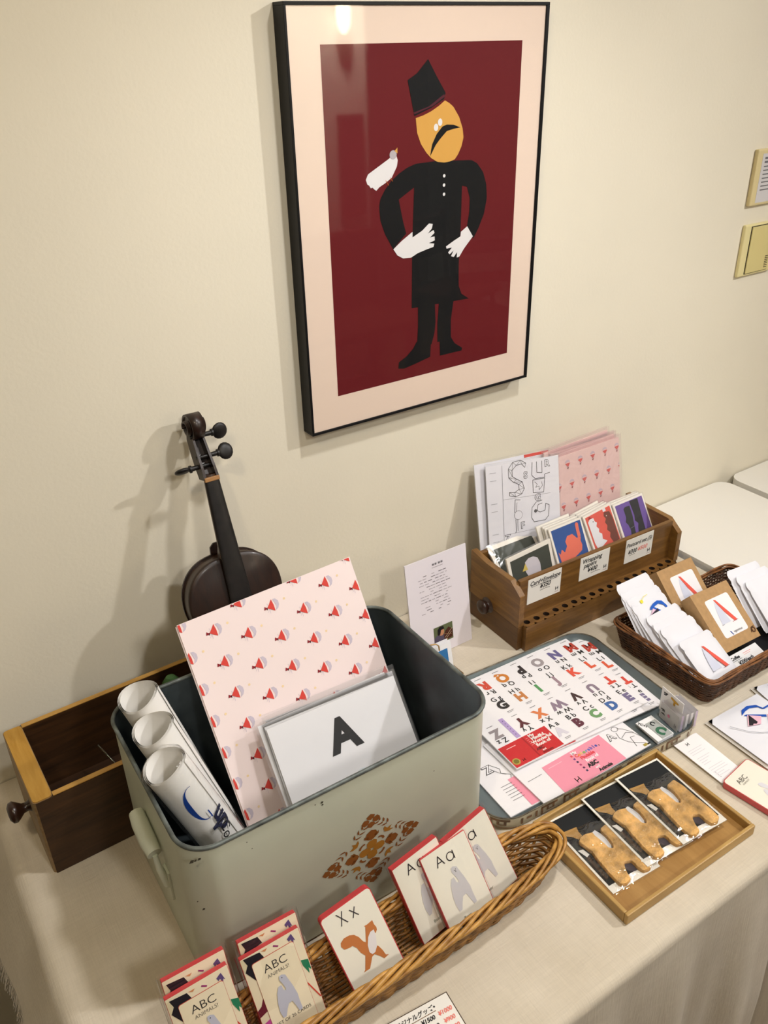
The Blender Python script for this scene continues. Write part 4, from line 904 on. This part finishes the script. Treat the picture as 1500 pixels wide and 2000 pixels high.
def artB(q):
    q.art(mm([(30, 106), (34, 110), (44, 114), (56, 116), (66, 112), (71, 100), (68, 94), (64, 104), (55, 110), (44, 108), (38, 104)]), ink((34, 92, 190)), 1)
    q.art(mm([(36, 108), (40, 109), (56, 93), (51, 91)]), ink((34, 92, 190)), 1.5)
    q.art(mm([(24, 96), (40, 108), (50, 96), (46, 88)]), ink((226, 190, 214)), 1.2); q.art(mm([(26, 97), (28, 90), (46, 95), (48, 103)]), ink((52, 46, 60)), 2)
rows_ = [(1.057, -.386, .752, 42, 1, 'rearmost white coffee bag at the basket\'s left end, only its top showing', None),
         (1.060, -.402, .750, 46, 2, 'white coffee bag second from the back in the left row', None),
         (1.060, -.420, .748, 50, 3, 'white coffee bag with a small yellow print in the left row', 'y'),
         (1.062, -.440, .746, 54, 4, 'white coffee bag with a blue letter print in the left row', 'b'),
         (1.070, -.468, .744, 57, 5, 'white coffee bag in front of the blue printed one, blank top showing', None),
         (1.066, -.486, .742, 59, 6, 'blank topped white coffee bag, third behind none but two in front', None),
         (1.070, -.503, .741, 60, 7, 'white coffee bag directly behind the front one with the red slash', None)]
rows_[5] = rows_[5][:5]+('blank white coffee bag in the middle of the front left group of four',)+(None,)
for x, y, z, ln, sd, lb, a in rows_:
    def dr_(q, a=a):
        if a == 'y': q.disc(.026, .110, .0035, ink((238, 220, 70)), 1, 12); q.line(mm([(29, 112), (36, 117), (46, 118)]), .0012, ink((244, 232, 140)), 1)
        if a == 'b': artB(q)
    bag(pose(x, y, z, -.3, ln, (sd % 3-1)*1.0), .086, .128 if sd < 5 else .120, lb, 'coffee bags in the rattan basket', dr_, seed=sd)
bag(pose(1.0735, -.5195, .7465, .4, 60.0, -2.1), .081, .0945, 'front white coffee bag with a red slash and pale blue letter A', 'coffee bags in the rattan basket', lambda q: (artA(q, .037, .030, .95), q.rect(.040, .008, .060, .0095, ink((190, 180, 150)), 1)), seed=9)
for i, lb in enumerate(['white coffee bag behind the front kraft box, leftmost of the right-hand bags', 'white coffee bag, middle of the right-hand group', 'white coffee bag at the right edge of the basket, foremost of its group']):
    bag(pose(1.288+.005*i, -.452-.022*i, .742, -4, 47+3*i, -1), .088, .118, lb, 'coffee bags in the rattan basket', seed=12+i)
def kraft(P, w_, h_, d_, label, stamp):
    t = thing('kraft_box', label, 'box', pose(*P), 'kraft boxes in the rattan basket'); kr = mat('kraft', (178, 142, 98), .8, var=.04, vscale=120)
    q = MB(); q.box(0, w_, 0, d_, 0, h_, kr); q.box(.0008, w_-.0008, .0008, d_-.0008, h_, h_+.0004, mat('kraft_dark', (120, 92, 60), .8)); q.build('carton', t, .0012)
    q = MB(); R_ = [(u, v) for u, v in rr(.063, .076, .005, 5, .0225, .0215)]
    q.front = .0004; q.prism(R_, 0, -.0004, paper((238, 236, 240)), lambda u, v, w: (u, w, v))
    artA(q, .046, .052, .95); q.text('ngenious', .060, .0275, .0065, ik, 1); q.art(mm([(40, 31), (42, 31), (45, 23), (43, 23)]), bl, 1); q.build('label', t)
    if stamp:
        q = MB(front=.0002); q.disc(.093, .016, .006, ink((84, 56, 34)), 1, 9); q.text('R', .093, .015, .007, ink((178, 142, 98)), 2, bold=.05); q.line(mm([(85, 12), (90, 21), (99, 22)]), .0012, ink((84, 56, 34)), 1); q.build('stamp', t)
kraft((1.1599, -.4792, .7585, -.93, 52.3, -1.1), .1013, .1175, .030, 'front brown kraft box with a white label bearing a red slash, in the dark basket', True)
kraft((1.1621, -.3905, .7585, -.44, 45.8, -.85), .098, .1175, .034, 'rear brown kraft box in the dark basket, half hidden by the front one', False)
t = thing('price_card', 'white handwritten coffee price card lying in the dark basket, front right', 'price card', pose(1.161, -.5165, T+.011, -1, 0, 0) @ Matrix.Rotation(R(20), 4, 'X'))
q = MB(flat=True, front=.0006); q.box(0, .088, 0, .040, 0, .0006, paper((236, 236, 238)))
q.text('Coffee', .022, .032, .0085, ik, 1, bold=.04, shear=.25); q.line(mm([(8, 27), (36, 27)]), .0007, ik); q.text('¥200/each', .040, .020, .0095, ik, 1, bold=.035, shear=.2); q.line(mm([(20, 15), (36, 15)]), .0006, ik); q.text('¥1000/box of 5', .044, .0085, .0095, ik, 1, bold=.035, shear=.2); q.rect(.045, .033, .066, .0338, pk_); q.rect(.045, .030, .062, .0306, pk_)
q.build('card', t)

# ================================================================ WOODEN TRAY WITH THREE COOKIE PACKS
WM = pose(.6323, -.7320, T, -.9)
t = thing('wooden_tray', 'light brown wooden tray with a thin rim holding three cookie packs', 'tray', WM)
wl = wood('tray_wood', (176, 136, 72), (212, 174, 106), 1.6, 'X', .45, 7); wly = wood('tray_wood_y', (176, 136, 72), (212, 174, 106), 1.6, 'Y', .45, 7); wf = wood('tray_floor', (160, 116, 58), (194, 150, 86), 1.2, 'Y', .45, 6)
W_, D_, H_ = .2609, .184, .0185
q = MB(); q.box(.004, W_-.004, .004, D_-.004, 0, .004, wf); q.build('base', t)
for a in ((0, W_, 0, .006, wl), (0, W_, D_-.006, D_, wl), (0, .006, .006, D_-.006, wly), (W_-.006, W_, .006, D_-.006, wly)):
    q = MB(); q.box(a[0], a[1], a[2], a[3], .0, H_, a[4]); q.build('rim_board', t, .0015)
COOK = [(20, 90), (28, 91), (42, 88), (41, 82), (42, 72), (43, 64), (43, 55), (48, 51), (52, 57), (54, 72), (53, 82), (57, 88), (72, 90), (75, 77), (76, 44), (78, 17), (76, 3), (68, -2), (58, 0), (55, 6), (55, 13), (55, 21), (45, 25), (40, 18), (36, 8), (34, 0), (23, -3), (15, 1), (15, 8), (14, 26), (16, 45), (18, 61), (17, 69), (15, 79), (13, 85)]
def chaikin(l, n=2):
    for _ in range(n):
        o = []
        for i in range(len(l)):
            a, c = l[i], l[(i+1) % len(l)]; o += [(a[0]*.75+c[0]*.25, a[1]*.75+c[1]*.25), (a[0]*.25+c[0]*.75, a[1]*.25+c[1]*.75)]
        l = o
    return l
def cookie_m():
    m = mat('cookie', (196, 154, 94), .8, var=.26, vscale=45, bump=1.0, bscale=260); return m
ckm = cookie_m()
def pack(x, y, z, yaw, label, first):
    if first is None:
        t = thing('cookie_pack', label, 'cookie pack', pose(x, y, z, yaw), 'cookie packs in the wooden tray')
        q = MB(flat=True, front=.0012); q.box(0, .0865, 0, .139, 0, .0012, paper((236, 233, 224))); q.rect(.0035, .012, .083, .1355, ink((34, 36, 38)), 1)
        q.art(mm([(4, 113), (31, 110), (28, 102), (28, 94), (19, 91), (15, 98), (9, 103), (6, 106)]), ink((172, 134, 80)), 2)
        q.art(mm([(5, 77), (13, 75), (15, 64), (9, 62)]), ink((220, 218, 212)), 2); q.rect(.007, .022, .012, .062, ink((70, 54, 44)), 2)
        q.art(mm([(40, 90), (50, 92), (54, 80), (54, 62), (46, 53), (40, 57)]), ink((214, 214, 216)), 3); q.disc(.052, .022, .011, ink((70, 64, 72)), 3)
        q.build('backing_card', t)
        out = [(a, b_*.97+3) for a, b_ in COOK]; out = [p for i in range(len(out)) for p in ((out[i][0]*.9+out[i-1][0]*.1, out[i][1]*.9+out[i-1][1]*.1), (out[i][0]*.85+out[(i+1) % len(out)][0]*.15, out[i][1]*.85+out[(i+1) % len(out)][1]*.15))]; n = len(out); cx = sum(p[0] for p in out)/n; cy = sum(p[1] for p in out)/n
        q = MB(); random.seed(4); out = [(a+random.uniform(-.4, .4), b_+random.uniform(-.4, .4)) for a, b_ in out]; P_ = mm(out)
        def ins(k):
            o = []
            for i in range(n):
                a, c = out[i-1], out[(i+1) % n]; tx, ty = c[0]-a[0], c[1]-a[1]; l = sqrt(tx*tx+ty*ty) or 1
                o.append((out[i][0]+ty/l*k, out[i][1]-tx/l*k))
            return mm(o)
        area = sum(out[i][0]*out[(i+1) % n][1]-out[(i+1) % n][0]*out[i][1] for i in range(n)); sg = -1 if area > 0 else 1
        q.loft([[(u, v, .0016) for u, v in P_], [(u, v, .0058) for u, v in P_], [(u, v, .0074) for u, v in ins(.7*sg)]], ckm); q.add([(u, v, .0074) for u, v in ins(.7*sg)], [tuple(range(n))], ckm)
        q.build('cookie', t)
        q = MB(); rows = []
        for j in range(13):
            v = -.004+.112*j/12; rows.append([(-.002+.091*k/14, v, .0022+(.0072*min(1, min(k, 14-k)/2)*min(1, min(j, 12-j)/1.5))+.0006*sin(k*2+j*1.4)) for k in range(15)])
        q.loft(rows, clear('cookie_film', .10, bscale=42, bump=1.0, rough=.05), closed=False); q.build('wrapper', t)
        return t
    return copy_thing(first, pose(x, y, z, yaw), label, 'cookie packs in the wooden tray')
p1_ = pack(.6503, -.6922, T+.0042, -4.0, 'leftmost of three cookie packs on black cards, nearest the willow basket', None)
pack(.7162, -.6926, T+.0115, -4.5, 'middle of three bagged cookies on black cards in the wooden tray', p1_)
pack(.7805, -.6994, T+.0188, -5.0, 'rightmost of three cookie packs on black cards, lying on top of its neighbour', p1_)

# ================================================================ LOOSE ITEMS ON THE CLOTH, RIGHT
for i, lb in enumerate(['bottom white leaflet of the stack right of the wooden tray', 'middle white leaflet of the stack right of the wooden tray', 'top white leaflet with a small H mark, right of the wooden tray']):
    t = flat('leaflet', .933-.001*i*0+.0018*(2-i), -.6515+.0012*(2-i), T+.0012+.0010*i, -2.4-1.2*(2-i), lb, 'leaflet', 'leaflets right of the wooden tray')
    q = MB(flat=True, front=.0009); q.box(0, .0475, 0, .0965, 0, .0009, paper((240, 238, 240)))
    if i == 2:
        hmark(q, .018, .082, .006, ik)
        for k in range(14):
            if k in (3, 8): continue
            q.rect(.007, .072-k*.0046, .007+random.uniform(.012, .034), .0728-k*.0046, ink((214, 210, 216)))
        for k in range(3): q.disc(.010, .010+k*.005, .0012, ink((200, 198, 204)), 1, 8)
    q.build('sheet', t)
redm = mat('deck_red', (202, 66, 70), .5); fcr = (240, 236, 222)
BEAR = [(336, 850), (374, 856), (419, 829), (435, 763), (465, 645), (490, 501), (487, 403), (492, 271), (445, 264), (418, 372), (397, 443), (345, 440), (305, 380), (264, 296), (221, 294), (204, 389), (212, 511), (244, 648), (285, 723), (329, 726), (338, 649), (361, 628), (369, 659), (347, 743), (326, 799)]
def bear(q, k=.0001, du=0, dv=0, s=1.0):
    q.art([((u-350)*k*s+.035+du, (v-560)*k*s+.056+dv) for u, v in BEAR], ink((204, 202, 206)), 1)
    for a, b_ in ((372, 800), (392, 806)): q.disc((a-350)*k*s+.035+du, (b_-560)*k*s+.056+dv, .0006, ik, 2, 6)
    q.line([((a-350)*k*s+.035+du, (b_-560)*k*s+.056+dv) for a, b_ in ((384, 790), (384, 772))], .0008, ik, 2)
t = flat('card_deck', .9249, -.6702, T+.0015, -28, 'red edged card deck in clear wrap lying flat at the right edge, cover reading ABC', 'card deck', 'alphabet card decks')
t.matrix_world = pose(.9330, -.6830, T+.0015, 7)
q = MB(flat=True, front=.010); q.prism(rr(.073, .115, .006, 5, 0, -.085), 0, .0096, redm); q.prism(rr(.0705, .1125, .005, 5, .00125, -.08375), .0096, .010, paper(fcr))
q.M = Matrix.Rotation(0, 4, 'Z'); q.text('ABC', .026, .012, .012, ink((90, 84, 80)), 1); q.text('ANIMALS!', .026, .005, .004, ink((150, 146, 140)), 1)
q.art([(.036+(u-350)*.00009, -.035+(v-560)*.00009) for u, v in BEAR], ink((222, 220, 226)), 1); q.build('cards', t)
q = MB(); q.prism(rr(.076, .118, .006, 4, -.0015, -.0865), -.0004, .0110, clear('deck_film', .05, bscale=18, bump=.5)); q.build('wrapper', t)
def dripflat(x, y, z, yaw, w_, h_, label, art):
    t = thing('coffee_bag', label, 'coffee bag', pose(x, y, z, yaw, 90, 0), 'flat coffee bags on the cloth'); q = MB()
    nx, ny = 12, 14; th = .008
    def f(u, v, s_):
        k = min(1, min(u, 1-u)/.15)*min(1, min(v, 1-v)/.15); return (u*w_, -s_*th/2*k-(.0008*sin(u*7+v*5)*k if s_ > 0 else 0), v*h_)
    for s_ in (1, -1): q.loft([[f(i/nx, j/ny, s_) for i in range(nx+1)] for j in range(ny+1)], bagm, closed=False)
    q.proj = lambda u, v, e: (u, -th/2-.001-e*2, v); art(q); q.build('bag', t)
    q = MB(); q.box(-.004, w_+.004, .0045, .0052, -.004, h_+.003, paper((216, 210, 200))); q.build('backing', t)
def artR(q):
    bb_ = ink((34, 82, 176)); b2 = ink((44, 40, 46)); pk2 = ink((232, 186, 204))
    q.art(mm([(52, 92), (62, 101), (78, 103), (92, 97), (92, 91), (78, 97), (66, 96)]), bb_, 1); q.art(mm([(54, 90), (60, 90), (88, 72), (84, 68)]), bb_, 1)
    q.line(mm([(92, 96), (96, 84), (112, 84)]), .003, bb_, 1)
    q.art(mm([(60, 88), (40, 70), (62, 62), (78, 74)]), pk2, 1.2); q.art(mm([(62, 87), (42, 70), (48, 67), (52, 69), (56, 66), (61, 68)]), b2, 2); q.art(mm([(90, 72), (70, 52), (94, 46), (102, 66)]), pk2, 1.2); q.art(mm([(90, 70), (73, 54), (79, 51), (84, 53), (89, 49), (98, 52)]), b2, 2)
    q.line(mm([(14, 86), (30, 62), (44, 50), (80, 30)]), .0012, ink((170, 170, 178)), 1)
dripflat(1.020, -.672, T+.0085, -2, .125, .117, 'flat white coffee bag with a blue letter and black fans, front right below the basket', artR)
dripflat(1.138, -.640, T+.0065, -14, .10, .098, 'flat white coffee bag at the right edge beside the basket corner, blue print just showing', lambda q: (q.line(mm([(60, 92), (50, 70), (48, 56)]), .003, ink((34, 82, 176)), 1), [q.line(mm([(20+6*k, 90), (34+7*k, 60)]), .0006, ink((120, 100, 140)), 1) for k in range(4)]))
t = thing('price_card', 'handwritten price card on a thin dark board at the bottom of the photo', 'price card', pose(.3830, -.6715, T+.0042, -6))
q = MB(); q.box(-.115, .0015, -.090, .0015, -.0035, -.0005, mat('board_dark', (72, 54, 34), .6)); q.build('board', t)
q = MB(flat=True, front=.0005); q.box(-.113, 0, -.088, 0, -.0005, .0005, paper((236, 233, 226)))
q.text('オリジナルグッズ', -.052, -.0085, .0072, ik, 1, bold=.02, shear=.15); q.disc(-.0215, -.008, .0012, ik, 1, 8); q.line(mm([(-84, -13.5), (-22, -13)]), .0008, ink((120, 90, 60)), 1)
for i, (a, c) in enumerate((('¥1500', '¥1000'), ('¥1300', '¥900'), ('¥1000', '¥800'))): q.text(a, -.0360, -.0190-.0105*i, .0072, ik, 1, bold=.03, shear=.2); q.text(c, -.0125, -.0185-.0105*i, .0072, pk_, 1, bold=.03, shear=.2)
q.build('card', t)

# ================================================================ LONG WILLOW BASKET WITH CARD DECKS
wm = cane('willow', (140, 94, 38), (206, 156, 78), .38); wm2 = cane('willow_dark', (104, 70, 30), (160, 114, 54), .45)
CX, CY = .350, -.606
t = thing('willow_basket', 'long narrow honey brown willow basket along the table front, holding card decks', 'basket', (CX, CY, T))
def wo(f):
    a = .245+.025*f; b_ = .027+.0105*f; out = []
    for i in range(72):
        th = 2*pi*i/72; c, s_ = cos(th), sin(th); e = 2/2.9; out.append((a*abs(c)**e*(1 if c > 0 else -1), b_*abs(s_)**e*(1 if s_ > 0 else -1)))
    return out
q = MB(); weave(q, wo, .003, .053, 13, .0023, 47, .0021, wm2, wm, .0021); q.build('woven_wall', t)
q = MB()
for i in range(30):
    x = -.24+.0165*i; hw = .026*(max(0, 1-abs(x/.247)**2.9))**(1/2.9)
    if hw > .004: q.tube([(x, -hw, .0015), (x, hw, .0015)], .0016, wm, 5)
for k in range(9): y = -.022+k*.0055; lx = .245*(1-abs(y/.0275)**2.9)**(1/2.9); q.tube([(-lx, y, .0038), (lx, y, .0038)], .002, wm2, 6)
q.build('woven_base', t)
q = MB(); N_ = 480; P, LT = resample([(x*1.006, y*1.03) for x, y in wo(1.08)], N_)
for s_ in range(5):
    path = []; rd_ = []
    for i, p in enumerate(P):
        tn = (P[(i+1) % N_]-P[i-1]).normalized(); nm = Vector((tn.y, -tn.x)); th = 2*pi*(i/N_)*7+s_*2*pi/5
        path.append((p.x+nm.x*.0062*cos(th), p.y+nm.y*.0062*cos(th), .0585+.0056*sin(th)+.0006*sin(i*.21+s_*2))); rd_.append(.0029+.0005*sin(i*.13+s_))
    q.tube(path, rd_+[rd_[0]], wm, 6, closed=True)
q.build('braided_rim', t)

DG = 'card decks in the willow basket'
def deck(P, w_, h_, th, label, draw, rad=.0012, film=True, face=fcr, inset=.0008, fw=.004, n='card_deck'):
    t = thing(n, label, 'card deck', pose(*P), DG)
    q = MB(front=0); q.prism(rr(w_, h_, rad, 5), .0002, th, redm, lambda u, v, w: (u, w, v)); q.prism(rr(w_-2*inset, h_-2*inset, max(.0008, rad-inset), 5, inset, inset), -.0001, .0002, paper(face), lambda u, v, w: (u, w, v)); q.front = .0001; draw(q); q.build('cards', t)
    if film:
        q = MB(); rows = []
        for v in (-.001, h_*.3, h_*.6, h_*.9, h_+.004): rows.append([(-fw, th*.5, v), (-.001, -.0008, v), (w_*.5, -.0012-.0004*sin(v*300), v), (w_+.001, -.0008, v), (w_+fw, th*.5, v), (w_+.001, th+.0008, v), (-.001, th+.0008, v)])
        q.loft(rows, clear('deck_film', .05, bscale=18, bump=.5), closed=True); q.build('wrapper', t)
    return t
def d_Aa(q):
    q.text('A', .0235, .101, .021, ink((52, 48, 52)), 1, bold=-.012, sx=.95); q.line([(.0395+.0052*cos(2*pi*i/18), .0990+.0055*sin(2*pi*i/18)) for i in range(19)], .0013, ink((52, 48, 52)), 1); q.line([(.0449, .1048), (.0449, .0932)], .0013, ink((52, 48, 52)), 1); bear(q); q.text('Bear', .030, .018, .006, ink((120, 124, 110)), 1)
def d_Xx(q):
    i_ = ink((62, 58, 64))
    for pr_ in (((203, 1093), (299, 921)), ((285, 1092), (208, 925)), ((368, 1044), (450, 919)), ((442, 1044), (372, 924))): q.line(mm(pr_, .0001), .0012, i_, 1)
    q.art(mm([(443, 751), (485, 745), (563, 752), (560, 693), (571, 644), (564, 609), (532, 583), (513, 597), (460, 464), (496, 415), (519, 336), (529, 262), (564, 240), (494, 232), (465, 286), (410, 360), (370, 350), (327, 291), (287, 240), (201, 247), (230, 265), (305, 421), (272, 487), (254, 572), (222, 628), (176, 633), (117, 653), (96, 710), (112, 753), (169, 780), (241, 769), (294, 736), (332, 674), (354, 596), (380, 560), (454, 733)], .0001), ink((196, 122, 70)), 1)
    q.art(mm([(530, 640), (522, 560), (477, 430), (430, 380), (388, 377), (366, 425), (383, 513), (430, 600), (480, 640)], .0001), ink((232, 228, 230)), 2)
def d_abc(q, full=True):
    cr2 = (238, 226, 198); S_ = 1.0
    B = ink((36, 32, 40)); P_ = lambda l, c, k=1: q.art(mm(l, .0001), c, k)
    P_([(39, 1145), (236, 1127), (271, 1033), (110, 1000), (105, 834), (20, 985), (67, 1056)], B); P_([(4, 1145), (39, 1145), (60, 1056), (20, 985), (4, 1040)], ink((226, 214, 180)))
    P_([(570, 1092), (600, 1112), (633, 1130), (658, 1030), (640, 1050), (627, 1008), (606, 1070), (587, 1050)], ink((96, 78, 128))); q.line(mm([(400, 1110), (455, 1075)], .0001), .0018, ink((150, 40, 110)), 1)
    P_([(640, 770), (725, 740), (725, 600), (700, 640), (690, 570), (645, 700)], ink((40, 128, 92))); q.line(mm([(630, 476), (725, 236)], .0001), .0014, ink((214, 70, 58)), 1)
    P_([(4, 490), (60, 520), (105, 600), (105, 430), (4, 400)], ink((110, 34, 52))); P_([(4, 300), (105, 330), (105, 240), (4, 210)], ink((200, 80, 160))); P_([(250, 1127), (300, 1100), (330, 1127)], ink((206, 140, 96)))
    if full:
        q.art([(p[0], p[1]) for p in rr(.0525, .1035, .003, 4, .0105, .001)], ink((206, 90, 70)), 2); q.art([(p[0], p[1]) for p in rr(.0519, .1029, .003, 4, .0108, .001)], paper(cr2), 3)
        tx = ink((58, 54, 54)); q.text('ABC', .036, .0905, .0145, tx, 4, bold=-.008, sx=1.05); q.text('ANIMALS!', .0365, .0805, .0066, ink((110, 106, 100)), 4, bold=-.006, sx=.95)
        q.M = Matrix.Translation((-.001, -.0006, -.007)); q.art([((u-350)*.000088+.037, (v-560)*.000088+.056) for u, v in BEAR], ink((186, 188, 204)), 4); q.disc(.0385, .0785, .0007, ik, 5, 6); q.M = None
        q.text('SET OF 26 CARDS', .037, .0215, .0055, tx, 4)
cf = (238, 226, 198)
deck((.0895, -.6050, .7290, -3.5, 21.5, 3.5), .0725, .118, .0075, 'clear wrapped ABC animal card pack at the bottom left, front of its pair', d_abc, face=cf, inset=.0004)
def d_abc_top(q):
    q.M = Matrix.Translation((0, 0, .0055)); d_abc(q, False); q.M = None
deck((.0885, -.5900, .7290, -2.5, 21.0, .8), .0725, .1250, .0075, 'ABC animal card pack tucked behind the leftmost front pack, top strip showing', d_abc_top, face=cf, inset=.0004)
deck((.1764, -.6120, .7300, -5.0, 24.5, 4.4), .0735, .1155, .0075, 'clear wrapped ABC animal card pack left of the Xx squirrel deck, front of its pair', d_abc, face=cf, inset=.0004)
deck((.1770, -.5950, .7290, -2.5, 22.5, .8), .0735, .1225, .0075, 'ABC animal card pack tucked behind the front pack left of the Xx deck', d_abc_top, face=cf, inset=.0004)
deck((.2891, -.6210, .7300, -6.0, 25.5, 11.65), .0705, .115, .010, 'red edged card deck showing Xx and an orange squirrel', d_Xx, rad=.0055, film=False, inset=.0011)
deck((.3955, -.6100, .7300, -.24, 24.6, 8.1), .073, .115, .010, 'Aa bear card deck partly covered, left of the other two bear decks', d_Aa)
deck((.4305, -.6283, .7300, -3.7, 30.5, 7.7), .0714, .118, .009, 'Aa bear card deck in the middle of three, in front of its neighbours', d_Aa)
deck((.4800, -.6160, .7300, -.7, 25.0, 11.5), .073, .118, .010, 'Aa bear card deck, rightmost of the three bear decks', d_Aa)
